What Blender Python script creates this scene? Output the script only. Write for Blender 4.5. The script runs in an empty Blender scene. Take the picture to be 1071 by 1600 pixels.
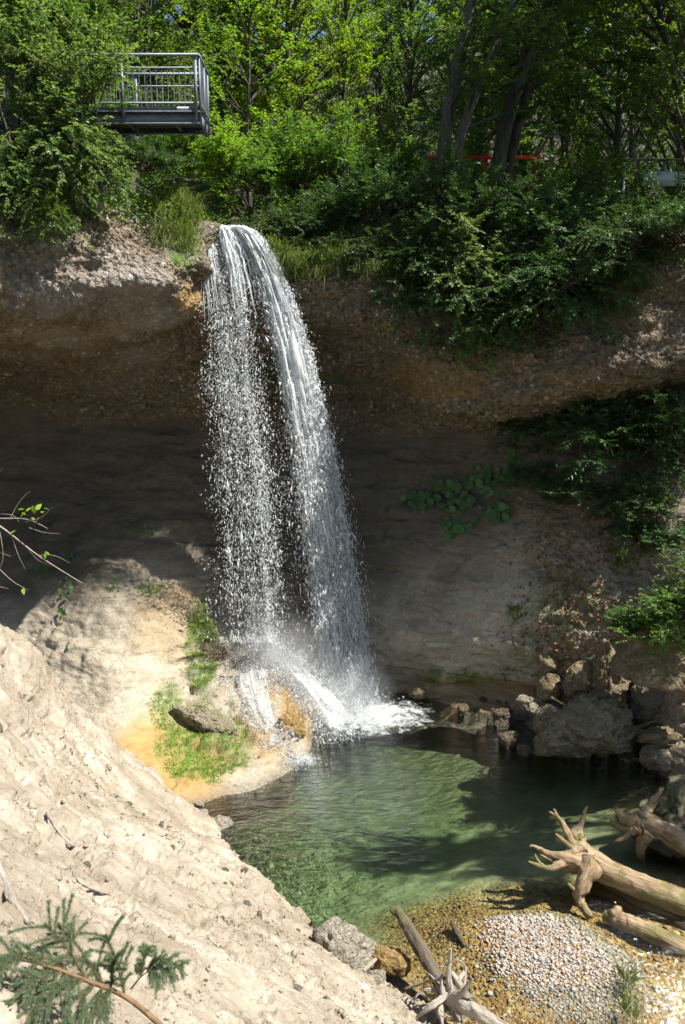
import bpy, bmesh, math, random
import numpy as np
from mathutils import Vector, Matrix
R = math.radians
SC = bpy.context.scene
COL = SC.collection

# ------------------------------------------------------------------ camera, world, sun, exposure
CAM_H, PITCH, F = 8.2, R(11.0), 1300.0          # eye height over the pool, tilt down, focal length in photo pixels
cam = bpy.data.cameras.new('camera')
cam.sensor_fit = 'VERTICAL'; cam.sensor_height = 24.0; cam.lens = 24.0 * F / 1600.0
cam.clip_end = 1500; cam.clip_start = 0.05
camo = bpy.data.objects.new('camera', cam); COL.objects.link(camo)
camo.location = (0, 0, CAM_H); camo.rotation_euler = (math.pi/2 - PITCH, 0, 0)
SC.camera = camo

SUN_EL, SUN_AZ = R(57.0), R(12.0)                # azimuth measured from +X towards the camera (-Y)
tosun = Vector((math.cos(SUN_EL)*math.cos(SUN_AZ), -math.cos(SUN_EL)*math.sin(SUN_AZ), math.sin(SUN_EL)))
W = bpy.data.worlds.new('World'); SC.world = W; W.use_nodes = True
nt = W.node_tree; nt.nodes.clear()
sky = nt.nodes.new('ShaderNodeTexSky'); sky.sky_type = 'NISHITA'; sky.sun_disc = False
sky.sun_elevation = SUN_EL; sky.sun_rotation = R(90.0) + SUN_AZ
bgn = nt.nodes.new('ShaderNodeBackground'); bgn.inputs['Strength'].default_value = 0.088
wo = nt.nodes.new('ShaderNodeOutputWorld')
nt.links.new(sky.outputs[0], bgn.inputs[0]); nt.links.new(bgn.outputs[0], wo.inputs[0])
sl = bpy.data.lights.new('sun', 'SUN'); sl.energy = 5.0; sl.angle = R(0.5); sl.color = (1.0, 0.95, 0.86)
so = bpy.data.objects.new('sun', sl); COL.objects.link(so); so.location = (30, 0, 40)
so.rotation_euler = tosun.to_track_quat('Z', 'Y').to_euler()
SC.view_settings.view_transform = 'Standard'; SC.view_settings.look = 'None'
SC.view_settings.gamma = 1.0; SC.view_settings.exposure = 1.0; SC.view_settings.use_curve_mapping = False
cy = SC.cycles
cy.max_bounces = 6; cy.diffuse_bounces = 3; cy.glossy_bounces = 2; cy.transmission_bounces = 3
cy.transparent_max_bounces = 12; cy.volume_bounces = 1; cy.use_denoising = True
cy.use_adaptive_sampling = True; cy.adaptive_threshold = 0.03
cy.caustics_reflective = False; cy.caustics_refractive = False

# ------------------------------------------------------------------ helpers
rng = np.random.default_rng(11)
CP, SP = math.cos(PITCH), math.sin(PITCH)
def at(px, py, Y):
    dx, dy = (px-535.5)/F, (800.0-py)/F
    yc, zc = CP + dy*SP, -SP + dy*CP
    s = Y/yc
    return np.array([dx*s, Y, CAM_H + zc*s])
def at_z(px, py, z):
    dx, dy = (px-535.5)/F, (800.0-py)/F
    yc, zc = CP + dy*SP, -SP + dy*CP
    s = (z-CAM_H)/zc
    return np.array([dx*s, yc*s, z])
def project(P):
    x, y, z = P[..., 0], P[..., 1], P[..., 2]-CAM_H
    d = y*CP - z*SP; u = y*SP + z*CP
    return 535.5 + F*x/d, 800.0 - F*u/d

def _h(ix, iy, iz, seed):
    n = (ix.astype(np.int64)*374761393 + iy.astype(np.int64)*668265263 + iz.astype(np.int64)*2147483647 + seed*974634777) & 0xffffffff
    n = ((n ^ (n >> 13))*1274126177) & 0xffffffff
    n = n ^ (n >> 16)
    return (n & 0xffffff)/float(0xffffff)
def vnoise(P, seed=0):
    f = np.floor(P); t = P-f; i = f.astype(np.int64); t = t*t*t*(t*(t*6-15)+10)
    out = 0
    for a in (0, 1):
        wx = t[:, 0] if a else 1-t[:, 0]
        for b in (0, 1):
            wy = t[:, 1] if b else 1-t[:, 1]
            for c in (0, 1):
                wz = t[:, 2] if c else 1-t[:, 2]
                out = out + wx*wy*wz*_h(i[:, 0]+a, i[:, 1]+b, i[:, 2]+c, seed)
    return out*2-1
def fbm(P, octv=4, seed=0, gain=.5):
    out = 0; a = 1; s = 0
    for k in range(octv):
        out = out + a*vnoise(P*(2.03**k)+k*17.3, seed+k); s += a; a *= gain
    return out/s
def worley(P, seed=0):
    f = np.floor(P).astype(np.int64); best = np.full(len(P), 9.0); sec = np.full(len(P), 9.0); cid = np.zeros(len(P))
    for a in (-1, 0, 1):
        for b in (-1, 0, 1):
            for c in (-1, 0, 1):
                ix, iy, iz = f[:, 0]+a, f[:, 1]+b, f[:, 2]+c
                dx = ix+_h(ix, iy, iz, seed)-P[:, 0]; dy = iy+_h(ix, iy, iz, seed+1)-P[:, 1]; dz = iz+_h(ix, iy, iz, seed+2)-P[:, 2]
                d = np.sqrt(dx*dx+dy*dy+dz*dz)
                m = d < best
                sec = np.where(m, best, np.minimum(sec, d)); cid = np.where(m, _h(ix, iy, iz, seed+5), cid); best = np.where(m, d, best)
    return best, sec, cid
def smooth(a, b, x):
    t = np.clip((x-a)/(b-a), 0, 1); return t*t*(3-2*t)

def mesh_np(name, V, Fc, mats=None, shade=True, attrs=None):
    """uniform faces (M,k) -> mesh data"""
    V = np.asarray(V, np.float32).reshape(-1, 3); Fc = np.asarray(Fc, np.int32)
    me = bpy.data.meshes.new(name)
    M, k = Fc.shape
    me.vertices.add(len(V)); me.vertices.foreach_set('co', V.ravel())
    me.loops.add(M*k); me.loops.foreach_set('vertex_index', Fc.ravel())
    me.polygons.add(M); me.polygons.foreach_set('loop_start', np.arange(0, M*k, k, dtype=np.int32))
    me.polygons.foreach_set('loop_total', np.full(M, k, np.int32))
    if shade: me.polygons.foreach_set('use_smooth', np.ones(M, bool))
    me.update(calc_edges=True); me.validate()
    for an, (typ, data) in (attrs or {}).items():
        A = me.attributes.new(an, typ, 'POINT')
        A.data.foreach_set('value' if typ == 'FLOAT' else 'color', np.asarray(data, np.float32).ravel())
    if mats: me.materials.append(mats)
    return me
def link(name, data, parent=None, loc=None):
    o = bpy.data.objects.new(name, data); COL.objects.link(o)
    if parent is not None: o.parent = parent
    if loc is not None: o.location = [float(c) for c in loc]
    return o
def tag(o, label=None, cat=None, group=None, kind=None):
    if label: o['label'] = label
    if cat: o['category'] = cat
    if group: o['group'] = group
    if kind: o['kind'] = kind
    return o
def thing(name, label, cat, loc=(0, 0, 0), group=None):
    return tag(link(name, None, None, loc), label, cat, group)
def merge(parts):
    V = []; Fs = []; n = 0
    for v, f in parts:
        V.append(v); Fs.append(np.asarray(f)+n); n += len(v)
    return np.concatenate(V), np.concatenate(Fs)
def box(x0, x1, y0, y1, z0, z1):
    v = np.array([[x, y, z] for x in (x0, x1) for y in (y0, y1) for z in (z0, z1)], float)
    f = np.array([[0, 1, 3, 2], [4, 6, 7, 5], [0, 4, 5, 1], [2, 3, 7, 6], [0, 2, 6, 4], [1, 5, 7, 3]])
    return v, f
def tube(P, r, n=8, caps=True, noise=0.0, seed=0, twist=0.0):
    """quad tube along polyline P with radius per point"""
    P = np.asarray(P, float); r = np.broadcast_to(np.asarray(r, float), (len(P),))
    T = np.gradient(P, axis=0); T /= np.linalg.norm(T, axis=1, keepdims=True)+1e-9
    up = np.array([0, 0, 1.0]) if abs(T[0][2]) < .9 else np.array([1.0, 0, 0])
    N = []; prev = up
    for t in T:
        a = prev - t*np.dot(prev, t); a /= np.linalg.norm(a)+1e-9; N.append(a); prev = a
    N = np.array(N); B = np.cross(T, N)
    ang = np.linspace(0, 2*np.pi, n, endpoint=False)
    ca, sa = np.cos(ang), np.sin(ang)
    rr = np.repeat(r[:, None], n, 1)
    V = P[:, None] + rr[..., None]*(ca[None, :, None]*N[:, None]+sa[None, :, None]*B[:, None])
    if noise:
        q = np.stack([np.repeat(ca[None]*1.3, len(P), 0), np.repeat(sa[None]*1.3, len(P), 0), np.repeat(np.linspace(0, len(P)*.22, len(P))[:, None], n, 1)], -1).reshape(-1, 3)
        d = fbm(q+seed*7.1, 3, seed).reshape(len(P), n)
        V = P[:, None] + (rr*(1+noise*d))[..., None]*(ca[None, :, None]*N[:, None]+sa[None, :, None]*B[:, None])
    V = V.reshape(-1, 3); L = len(P)
    i = np.arange(L-1)[:, None]*n; j = np.arange(n)[None]; j2 = (j+1) % n
    Fq = np.stack([i+j, i+j2, i+n+j2, i+n+j], -1).reshape(-1, 4)
    if caps:
        V = np.concatenate([V, P[:1], P[-1:]]); c0, c1 = L*n, L*n+1
        jj = np.arange(n); e = (L-1)*n
        Fq = np.concatenate([Fq, np.stack([jj, np.full(n, c0), np.full(n, c0), (jj+1) % n], -1)[:, [0, 1, 3, 3]],
                             np.stack([e+jj, e+(jj+1) % n, np.full(n, c1), np.full(n, c1)], -1)])
    return V, Fq
def fix(Fq):   # drop doubled corner of degenerate quads is not needed: split all into triangles
    Fq = np.asarray(Fq); t = np.concatenate([Fq[:, [0, 1, 2]], Fq[:, [0, 2, 3]]])
    ok = (t[:, 0] != t[:, 1]) & (t[:, 1] != t[:, 2]) & (t[:, 0] != t[:, 2])
    return t[ok]
def bez(p0, p1, p2, n):
    t = np.linspace(0, 1, n)[:, None]; p0, p1, p2 = map(np.asarray, (p0, p1, p2))
    return (1-t)**2*p0 + 2*t*(1-t)*p1 + t*t*p2
def smooth_path(pts, n):
    pts = np.asarray(pts, float); k = len(pts)
    u = np.linspace(0, k-1, n); i = np.clip(u.astype(int), 0, k-2); t = (u-i)[:, None]
    g = lambda j: pts[np.clip(j, 0, k-1)]
    a, b, c, d = g(i-1), g(i), g(i+1), g(i+2)
    return .5*((2*b)+(c-a)*t+(2*a-5*b+4*c-d)*t*t+(3*b-3*c+d-a)*t**3)

def spline_grid(cols, segu, segv):
    """cols: (nc, nr, 3) control points -> dense catmull-rom grid"""
    C = np.asarray(cols, float); nc, nr, _ = C.shape
    def dens(A, seg):
        out = []
        for i, s in enumerate(seg):
            t = np.arange(s)/s
            g = lambda j: A[np.clip(j, 0, len(A)-1)]
            a, b, c, d = g(i-1), g(i), g(i+1), g(i+2)
            if i == 0: a = 2*b-c
            if i == len(seg)-1: d = 2*c-b
            t = t[:, None, None]
            out.append(.5*((2*b)[None]+(c-a)[None]*t+(2*a-5*b+4*c-d)[None]*t*t+(3*b-3*c+d-a)[None]*t**3))
        out.append(A[-1][None]); return np.concatenate(out)
    D = dens(C, segu)
    D = dens(D.transpose(1, 0, 2), segv).transpose(1, 0, 2)
    return D
def grid_normals(G):
    n = np.cross(np.gradient(G, axis=0), np.gradient(G, axis=1)); n /= np.linalg.norm(n, axis=-1, keepdims=True)+1e-9
    return n
def grid_faces(nu, nv):
    i = np.arange(nu-1)[:, None]*nv; j = np.arange(nv-1)[None]
    return np.stack([i+j, i+nv+j, i+nv+j+1, i+j+1], -1).reshape(-1, 4)

# ------------------------------------------------------------------ materials
class NM:
    """small node helper"""
    def __init__(s, name):
        s.m = bpy.data.materials.new(name); s.m.use_nodes = True; s.t = s.m.node_tree; s.t.nodes.clear()
        s.out = s.t.nodes.new('ShaderNodeOutputMaterial')
    def n(s, typ, ins=None, **kw):
        o = s.t.nodes.new(typ)
        for k, v in kw.items(): setattr(o, k, v)
        for k, v in (ins or {}).items():
            if hasattr(v, 'is_linked') or isinstance(v, bpy.types.NodeSocket): s.t.links.new(v, o.inputs[k])
            else: o.inputs[k].default_value = v
        return o
    def geo(s): return s.n('ShaderNodeNewGeometry').outputs['Position']
    def objc(s): return s.n('ShaderNodeTexCoord').outputs['Object']
    def noise(s, v, scale, detail=4, rough=.55, dist=0): return s.n('ShaderNodeTexNoise', {'Vector': v, 'Scale': scale, 'Detail': detail, 'Roughness': rough, 'Distortion': dist})
    def voro(s, v, scale, feature='F1', rnd=1.0): return s.n('ShaderNodeTexVoronoi', {'Vector': v, 'Scale': scale, 'Randomness': rnd}, feature=feature)
    def ramp(s, f, stops):
        r = s.n('ShaderNodeValToRGB', {'Fac': f}); e = r.color_ramp.elements
        while len(e) < len(stops): e.new(.5)
        for k, (p, c) in enumerate(stops):
            e[k].position = p; e[k].color = (*c, 1) if len(c) == 3 else c
        return r.outputs['Color']
    def mix(s, f, a, b, bt='MIX'):
        o = s.n('ShaderNodeMix', data_type='RGBA', blend_type=bt)
        for idx, v in ((0, f), (6, a), (7, b)):
            if isinstance(v, bpy.types.NodeSocket): s.t.links.new(v, o.inputs[idx])
            else: o.inputs[idx].default_value = v if idx == 0 else ((*v, 1) if len(v) == 3 else v)
        return o.outputs[2]
    def math(s, op, a, b=0.0, clamp=False):
        o = s.n('ShaderNodeMath', operation=op, use_clamp=clamp)
        for k, v in ((0, a), (1, b)):
            if isinstance(v, bpy.types.NodeSocket): s.t.links.new(v, o.inputs[k])
            else: o.inputs[k].default_value = v
        return o.outputs[0]
    def bump(s, h, dist, strength=1.0, normal=None):
        i = {'Height': h, 'Distance': dist, 'Strength': strength}
        if normal is not None: i['Normal'] = normal
        return s.n('ShaderNodeBump', i).outputs[0]
    def attr(s, name): return s.n('ShaderNodeAttribute', attribute_name=name)
    def finish(s, sh): s.t.links.new(sh, s.out.inputs['Surface']); return s.m
    def principled(s, **k):
        return s.n('ShaderNodeBsdfPrincipled', {a.replace('_', ' '): v for a, v in k.items()}).outputs[0]
MAT = {}

def leaf_mat(name, c0, c1, trans=.38, rough=.5):
    m = NM(name); r = m.attr('rnd').outputs['Fac']; oi = m.n('ShaderNodeObjectInfo').outputs['Random']
    col = m.mix(r, c0, c1)
    hsv = m.n('ShaderNodeHueSaturation', {'Color': col, 'Hue': m.math('ADD', m.math('MULTIPLY', oi, .03), .485), 'Value': m.math('ADD', m.math('MULTIPLY', oi, .35), .82)}).outputs[0]
    p = m.principled(Base_Color=hsv, Roughness=rough, Specular_IOR_Level=.45)
    tcol = m.mix(1.0, hsv, (1.5, 1.5, .55), 'MULTIPLY')
    t = m.n('ShaderNodeBsdfTranslucent', {'Color': tcol}).outputs[0]
    x = m.n('ShaderNodeMixShader', {0: trans, 1: p, 2: t}).outputs[0]
    MAT[name] = m.finish(x); return MAT[name]
leaf_mat('leaf_mid', (.08, .165, .025), (.145, .255, .045), .46)
leaf_mat('leaf_yellow', (.14, .265, .025), (.255, .385, .05), .48)
leaf_mat('leaf_grey', (.09, .175, .06), (.20, .30, .12), .46, .4)
leaf_mat('leaf_dark', (.033, .085, .024), (.07, .135, .038), .3)  # dark leaf green; on rim and thicket it also stands in for shade
leaf_mat('needle', (.03, .075, .03), (.065, .12, .045), .15, .5)
leaf_mat('needle_light', (.06, .12, .02), (.11, .18, .03), .3, .5)
leaf_mat('needle_blue', (.09, .15, .085), (.21, .27, .16), .3, .4)
leaf_mat('grass', (.06, .11, .02), (.16, .19, .06), .3)
leaf_mat('moss', (.06, .13, .01), (.17, .26, .03), .3, .35)
leaf_mat('leaf_litter', (.10, .055, .02), (.26, .16, .08), .1, .7)
leaf_mat('butterbur', (.05, .12, .03), (.085, .17, .045), .3, .5)

def bark_mat(name, c0, c1, scale=9, moss=0.0, bd=.02, stretch=.25):
    m = NM(name); v = m.objc()
    mp = m.n('ShaderNodeMapping', {'Vector': v, 'Scale': (1, 1, stretch)}).outputs[0]
    a = m.noise(mp, scale, 6, .65).outputs['Fac']; b = m.noise(v, 1.3, 3).outputs['Fac']
    col = m.ramp(a, [(.3, c0), (.7, c1)])
    if moss:
        f = m.math('MULTIPLY', m.ramp(b, [(.5, (0, 0, 0)), (.62, (1, 1, 1))]), moss)
        col = m.mix(f, col, (.11, .13, .025))
    p = m.principled(Base_Color=col, Roughness=.85, Normal=m.bump(a, bd))
    MAT[name] = m.finish(p)
bark_mat('bark', (.02, .016, .012), (.12, .1, .075), 8, .2, .05)
bark_mat('bark_grey', (.035, .03, .024), (.19, .165, .13), 7, .35, .05)
bark_mat('twig', (.05, .04, .025), (.12, .1, .07), 20)
bark_mat('twig_pale', (.22, .18, .14), (.4, .34, .28), 20)
bark_mat('spruce_twig', (.13, .07, .035), (.26, .16, .09), 25)

def cliff_mat():
    m = NM('cliff_rock'); v = m.geo(); mk = m.attr('mask')
    sep = m.n('ShaderNodeSeparateColor', {'Color': mk.outputs['Color']})
    cong, moss, ochre = sep.outputs[0], sep.outputs[1], sep.outputs[2]; wet = mk.outputs['Alpha']
    n1 = m.noise(v, .7, 5).outputs['Fac']; n2 = m.noise(v, 5, 6, .65).outputs['Fac']
    st = m.n('ShaderNodeMapping', {'Vector': v, 'Scale': (.5, .5, 3.2)}).outputs[0]
    n3 = m.noise(st, 1.6, 6, .65, .6).outputs['Fac']
    marl = m.ramp(m.math('ADD', m.math('MULTIPLY', n1, .45), m.math('MULTIPLY', n3, .55)), [(.3, (.28, .24, .185)), (.5, (.42, .37, .285)), (.72, (.52, .465, .37))])
    dmp_shade = m.attr('damp_shade').outputs['Fac']
    marl = m.mix(dmp_shade, marl, m.ramp(m.math('ADD', m.math('MULTIPLY', n1, .45), m.math('MULTIPLY', n3, .55)), [(.3, (.055, .047, .036)), (.5, (.088, .076, .058)), (.72, (.135, .117, .09))]))  # cave shade put into the marl colour, besides real damp
    vo = m.voro(v, 9.5); vo2 = m.voro(v, 21)
    cr = m.n('ShaderNodeSeparateColor', {'Color': vo.outputs['Color']}).outputs[0]
    cr2 = m.n('ShaderNodeSeparateColor', {'Color': vo2.outputs['Color']}).outputs[1]
    peb = m.ramp(cr, [(0, (.055, .038, .022)), (.35, (.15, .11, .065)), (.6, (.26, .21, .145)), (.8, (.13, .115, .1)), (1, (.42, .365, .28))])
    mat = m.ramp(n2, [(.3, (.065, .042, .02)), (.7, (.19, .13, .068))])
    inpeb = m.ramp(vo.outputs['Distance'], [(.38, (1, 1, 1)), (.55, (0, 0, 0))])
    cc = m.mix(inpeb, m.mix(m.ramp(cr2, [(.45, (0, 0, 0)), (.55, (1, 1, 1))]), mat, (.17, .14, .1)), peb)
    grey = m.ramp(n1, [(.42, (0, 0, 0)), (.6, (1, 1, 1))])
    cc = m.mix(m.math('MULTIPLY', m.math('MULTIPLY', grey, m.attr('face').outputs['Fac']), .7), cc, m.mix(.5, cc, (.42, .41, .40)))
    marl = m.mix(1.0, marl, m.ramp(m.noise(v, 17, 8, .8).outputs['Fac'], [(.33, (.55, .53, .5)), (.5, (1, 1, 1)), (.68, (1.25, 1.25, 1.25))]), 'MULTIPLY')
    col = m.mix(cong, marl, cc)
    dirt = m.ramp(m.noise(v, 3.3, 7, .75).outputs['Fac'], [(.46, (0, 0, 0)), (.68, (1, 1, 1))])
    col = m.mix(m.math('MULTIPLY', dirt, .35), col, (.15, .105, .055))
    col = m.mix(ochre, col, m.ramp(n2, [(.3, (.30, .165, .035)), (.7, (.44, .30, .11))]))
    mv = m.n('ShaderNodeMapping', {'Vector': v, 'Rotation': (0, 0, .6), 'Scale': (2.2, .7, .7)}).outputs[0]
    mn = m.noise(mv, 3.0, 5, .7).outputs['Fac']
    mossf = m.math('MULTIPLY', moss, m.ramp(mn, [(.36, (.25, .25, .25)), (.58, (1, 1, 1))]))
    col = m.mix(mossf, col, m.ramp(n2, [(.35, (.045, .10, .008)), (.65, (.14, .215, .02))]))
    col = m.mix(m.math('MULTIPLY', wet, .72), col, m.mix(1.0, col, (.34, .33, .31), 'MULTIPLY'))
    rough = m.math('SUBTRACT', .9, m.math('MULTIPLY', wet, .55))
    hp = m.math('MULTIPLY', m.math('SUBTRACT', 1.0, vo.outputs['Distance']), cong)
    h2 = m.math('MULTIPLY', m.math('SUBTRACT', 1.0, vo2.outputs['Distance']), cong)
    hh = m.math('ADD', m.math('MULTIPLY', hp, .10), m.math('MULTIPLY', h2, .045))
    crk = m.math('ABSOLUTE', m.math('SUBTRACT', m.noise(v, 1.3, 4, .55, .8).outputs['Fac'], .5))
    hh = m.math('ADD', hh, m.math('MULTIPLY', m.noise(v, 14, 6, .7).outputs['Fac'], .035))
    hh = m.math('ADD', hh, m.math('MULTIPLY', n3, .06))
    hh = m.math('ADD', hh, m.math('MULTIPLY', m.math('MINIMUM', crk, .006), 1.6))
    p = m.principled(Base_Color=col, Roughness=rough, Normal=m.bump(hh, 1.0, .9))
    MAT['cliff'] = m.finish(p)
cliff_mat()
def rock_mat(name, tint, mossy, wetz=True, pebble=1.0):
    m = NM(name); v = m.objc(); g = m.geo()
    n1 = m.noise(v, 1.6, 5).outputs['Fac']; n2 = m.noise(v, 7, 6, .7).outputs['Fac']
    vo = m.voro(v, 11); cr = m.n('ShaderNodeSeparateColor', {'Color': vo.outputs['Color']}).outputs[0]
    base = m.ramp(n2, [(.3, tuple(c*.55 for c in tint)), (.7, tint)])
    col = m.mix(m.math('MULTIPLY', m.ramp(vo.outputs['Distance'], [(.35, (1, 1, 1)), (.55, (0, 0, 0))]), .6*pebble), base, m.ramp(cr, [(0, tuple(c*.5 for c in tint)), (.5, tint), (1, tuple(min(.6, c*1.45) for c in tint))]))
    up = m.n('ShaderNodeSeparateXYZ', {'Vector': m.n('ShaderNodeNewGeometry').outputs['Normal']}).outputs[2]
    mf = m.math('MULTIPLY', m.ramp(m.math('ADD', n1, m.math('MULTIPLY', up, .12)), [(.52, (0, 0, 0)), (.66, (1, 1, 1))]), mossy)
    col = m.mix(mf, col, (.075, .10, .022))
    z = m.n('ShaderNodeSeparateXYZ', {'Vector': g}).outputs[2]
    wet = m.ramp(m.math('ADD', z, m.math('MULTIPLY', n1, .15)), [(.02, (1, 1, 1)), (.17, (0, 0, 0))]) if wetz else 0.0
    if wetz:
        col = m.mix(m.math('MULTIPLY', wet, .7), col, m.mix(1.0, col, (.32, .28, .22), 'MULTIPLY'))
        rough = m.math('SUBTRACT', .9, m.math('MULTIPLY', wet, .6))
    else: rough = .9
    pit = m.voro(v, 24).outputs['Distance']
    hh = m.math('ADD', m.math('MULTIPLY', m.math('SUBTRACT', 1.0, vo.outputs['Distance']), .06*pebble), m.math('MULTIPLY', m.noise(v, 13, 7, .75).outputs['Fac'], .10))
    hh = m.math('ADD', hh, m.math('MULTIPLY', pit, .04*pebble+.01))
    col = m.mix(m.math('MULTIPLY', m.ramp(m.noise(v, 9, 7, .8).outputs['Fac'], [(.38, (1, 1, 1)), (.5, (0, 0, 0))]), .55), col, tuple(c*.3 for c in tint))
    p = m.principled(Base_Color=col, Roughness=rough, Normal=m.bump(hh, 1.0, .9))
    MAT[name] = m.finish(p)
rock_mat('rock_brown', (.33, .25, .15), .5)
rock_mat('rock_grey', (.38, .32, .225), .4)
rock_mat('rock_pale', (.43, .38, .30), .05)
rock_mat('rock_dark', (.15, .115, .075), .4)
rock_mat('rock_smooth', (.26, .225, .165), .6, True, .15)
rock_mat('rock_ochre', (.42, .26, .10), .35)

def bank_mat():
    m = NM('bank_clay'); v = m.geo()
    n1 = m.noise(v, .8, 5).outputs['Fac']; n2 = m.noise(v, 9, 6, .7).outputs['Fac']; n3 = m.noise(v, 2.6, 5, .65).outputs['Fac']
    col = m.ramp(m.math('ADD', m.math('MULTIPLY', n1, .5), m.math('MULTIPLY', n3, .5)), [(.34, (.235, .195, .145)), (.5, (.365, .32, .255)), (.66, (.505, .465, .40))])
    col = m.mix(m.math('MULTIPLY', m.ramp(n2, [(.35, (1, 1, 1)), (.6, (0, 0, 0))]), .4), col, (.27, .21, .14))
    fl = m.n('ShaderNodeMapping', {'Vector': v, 'Rotation': (0, 0, .9), 'Scale': (.35, 2.2, .6)}).outputs[0]
    col = m.mix(m.math('MULTIPLY', m.ramp(m.noise(fl, 1.5, 6, .7).outputs['Fac'], [(.5, (0, 0, 0)), (.64, (1, 1, 1))]), .6), col, (.20, .155, .105))
    vo = m.voro(v, 26); hh = m.math('ADD', m.math('MULTIPLY', m.math('SUBTRACT', 1.0, vo.outputs['Distance']), .012), m.math('MULTIPLY', m.noise(v, 30, 6, .75).outputs['Fac'], .02))
    z = m.n('ShaderNodeSeparateXYZ', {'Vector': v}).outputs[2]
    wet = m.ramp(m.math('ADD', z, m.math('MULTIPLY', n3, .1)), [(.02, (1, 1, 1)), (.12, (0, 0, 0))])
    col = m.mix(m.math('MULTIPLY', wet, .6), col, m.mix(1.0, col, (.4, .34, .24), 'MULTIPLY'))
    MAT['bank'] = m.finish(m.principled(Base_Color=col, Roughness=.95, Specular_IOR_Level=.2, Normal=m.bump(hh, 1.0, .9)))
bank_mat()
def bed_mat():
    m = NM('stream_bed'); v = m.geo(); mk = m.attr('mask')
    sep = m.n('ShaderNodeSeparateColor', {'Color': mk.outputs['Color']})
    gravel, green = sep.outputs[0], sep.outputs[1]
    vo = m.voro(v, 15); cr = m.n('ShaderNodeSeparateColor', {'Color': vo.outputs['Color']}).outputs[0]
    n2 = m.noise(v, 3, 5, .6).outputs['Fac']
    pe = m.ramp(cr, [(0, (.12, .055, .012)), (.3, (.27, .14, .032)), (.6, (.36, .22, .07)), (.85, (.27, .19, .085)), (1, (.44, .34, .2))])
    silt = m.ramp(n2, [(.3, (.22, .21, .12)), (.7, (.40, .38, .25))])
    grn = m.ramp(n2, [(.3, (.14, .155, .075)), (.7, (.32, .33, .19))])
    col = m.mix(gravel, m.mix(green, silt, grn), pe)
    hh = m.math('MULTIPLY', m.math('SUBTRACT', 1.0, vo.outputs['Distance']), m.math('ADD', m.math('MULTIPLY', gravel, .05), .004))
    MAT['bed'] = m.finish(m.principled(Base_Color=col, Roughness=.8, Normal=m.bump(hh, 1.0, .8)))
bed_mat()
def water_mat():
    m = NM('pool_water'); v = m.geo()
    st = m.n('ShaderNodeMapping', {'Vector': v, 'Rotation': (0, 0, .35), 'Scale': (1.0, 2.2, 1)}).outputs[0]
    d = m.n('ShaderNodeVectorMath', {0: v, 1: (.5, 18.2, 0)}, operation='DISTANCE').outputs['Value']
    amp = m.n('ShaderNodeMapRange', {'Value': d, 'From Min': 0.5, 'From Max': 9, 'To Min': 1.0, 'To Max': .16}).outputs[0]
    a = m.noise(st, 2.6, 4, .6, .8).outputs['Fac']; b = m.noise(st, 9, 4, .6, .4).outputs['Fac']
    h = m.math('MULTIPLY', m.math('ADD', m.math('MULTIPLY', a, .10), m.math('MULTIPLY', b, .035)), amp)
    nrm = m.bump(h, 1.0, 1.0)
    fr = m.n('ShaderNodeFresnel', {'IOR': 1.33, 'Normal': nrm}).outputs[0]
    gl = m.n('ShaderNodeBsdfGlossy', {'Color': (1, 1, 1, 1), 'Roughness': .04, 'Normal': nrm}).outputs[0]
    tr = m.n('ShaderNodeBsdfTransparent', {'Color': (.93, .97, .93, 1)}).outputs[0]
    x = m.n('ShaderNodeMixShader', {0: fr, 1: tr, 2: gl}).outputs[0]
    ab = m.n('ShaderNodeVolumeAbsorption', {'Color': (.46, .68, .50, 1), 'Density': .40}).outputs[0]
    m.t.links.new(ab, m.out.inputs['Volume'])
    MAT['water'] = m.finish(x)
water_mat()
def white_water(name, alpha, clear=.25):
    m = NM(name)
    p = m.principled(Base_Color=(.93, .96, .98, 1), Roughness=.35, Specular_IOR_Level=.6)
    t = m.n('ShaderNodeBsdfTranslucent', {'Color': (.93, .96, .98, 1)}).outputs[0]
    sh = m.n('ShaderNodeMixShader', {0: .45, 1: p, 2: t}).outputs[0]
    tr = m.n('ShaderNodeBsdfTransparent').outputs[0]
    if alpha:
        a = m.attr('foam').outputs['Fac']; uv = m.attr('flow').outputs['Color']
        mp = m.n('ShaderNodeMapping', {'Vector': uv, 'Scale': alpha}).outputs[0]
        n = m.noise(mp, 1.0, 6, .7, .3).outputs['Fac']
        f = m.n('ShaderNodeMapRange', {'Value': m.math('ADD', n, m.math('SUBTRACT', a, .5)), 'From Min': .46, 'From Max': .66}).outputs[0]
        sh = m.n('ShaderNodeMixShader', {0: m.math('MULTIPLY', f, 1-clear), 1: tr, 2: sh}).outputs[0]
    else: sh = m.n('ShaderNodeMixShader', {0: 1-clear, 1: tr, 2: sh}).outputs[0]
    MAT[name] = m.finish(sh)
white_water('drops', None, .05)
white_water('curtain', (34, 5, 1), .15)
white_water('foam', (4.2, 4.2, 1), .2)
def simple(name, col, rough=.6, metal=0.0, var=.0, scale=8, bump=0.0):
    m = NM(name); v = m.objc(); n = m.noise(v, scale, 5, .65).outputs['Fac']
    c = m.ramp(n, [(.3, tuple(x*(1-var) for x in col)), (.7, tuple(min(1, x*(1+var)) for x in col))])
    k = dict(Base_Color=c, Roughness=rough, Metallic=metal)
    if bump: k['Normal'] = m.bump(n, bump)
    MAT[name] = m.finish(m.principled(**k))
simple('galvanised', (.135, .16, .19), .55, .2, .35, 14)
simple('grating', (.13, .14, .14), .7, .1, .3, 20)
simple('red_paint', (.75, .05, .02), .45, 0, .15)
simple('pale_metal', (.62, .68, .76), .4, .2, .15)
simple('forest_floor', (.05, .055, .02), .95, 0, .6, 2.0, .08)
simple('asphalt', (.06, .06, .06), .9, 0, .2, 9)
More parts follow.
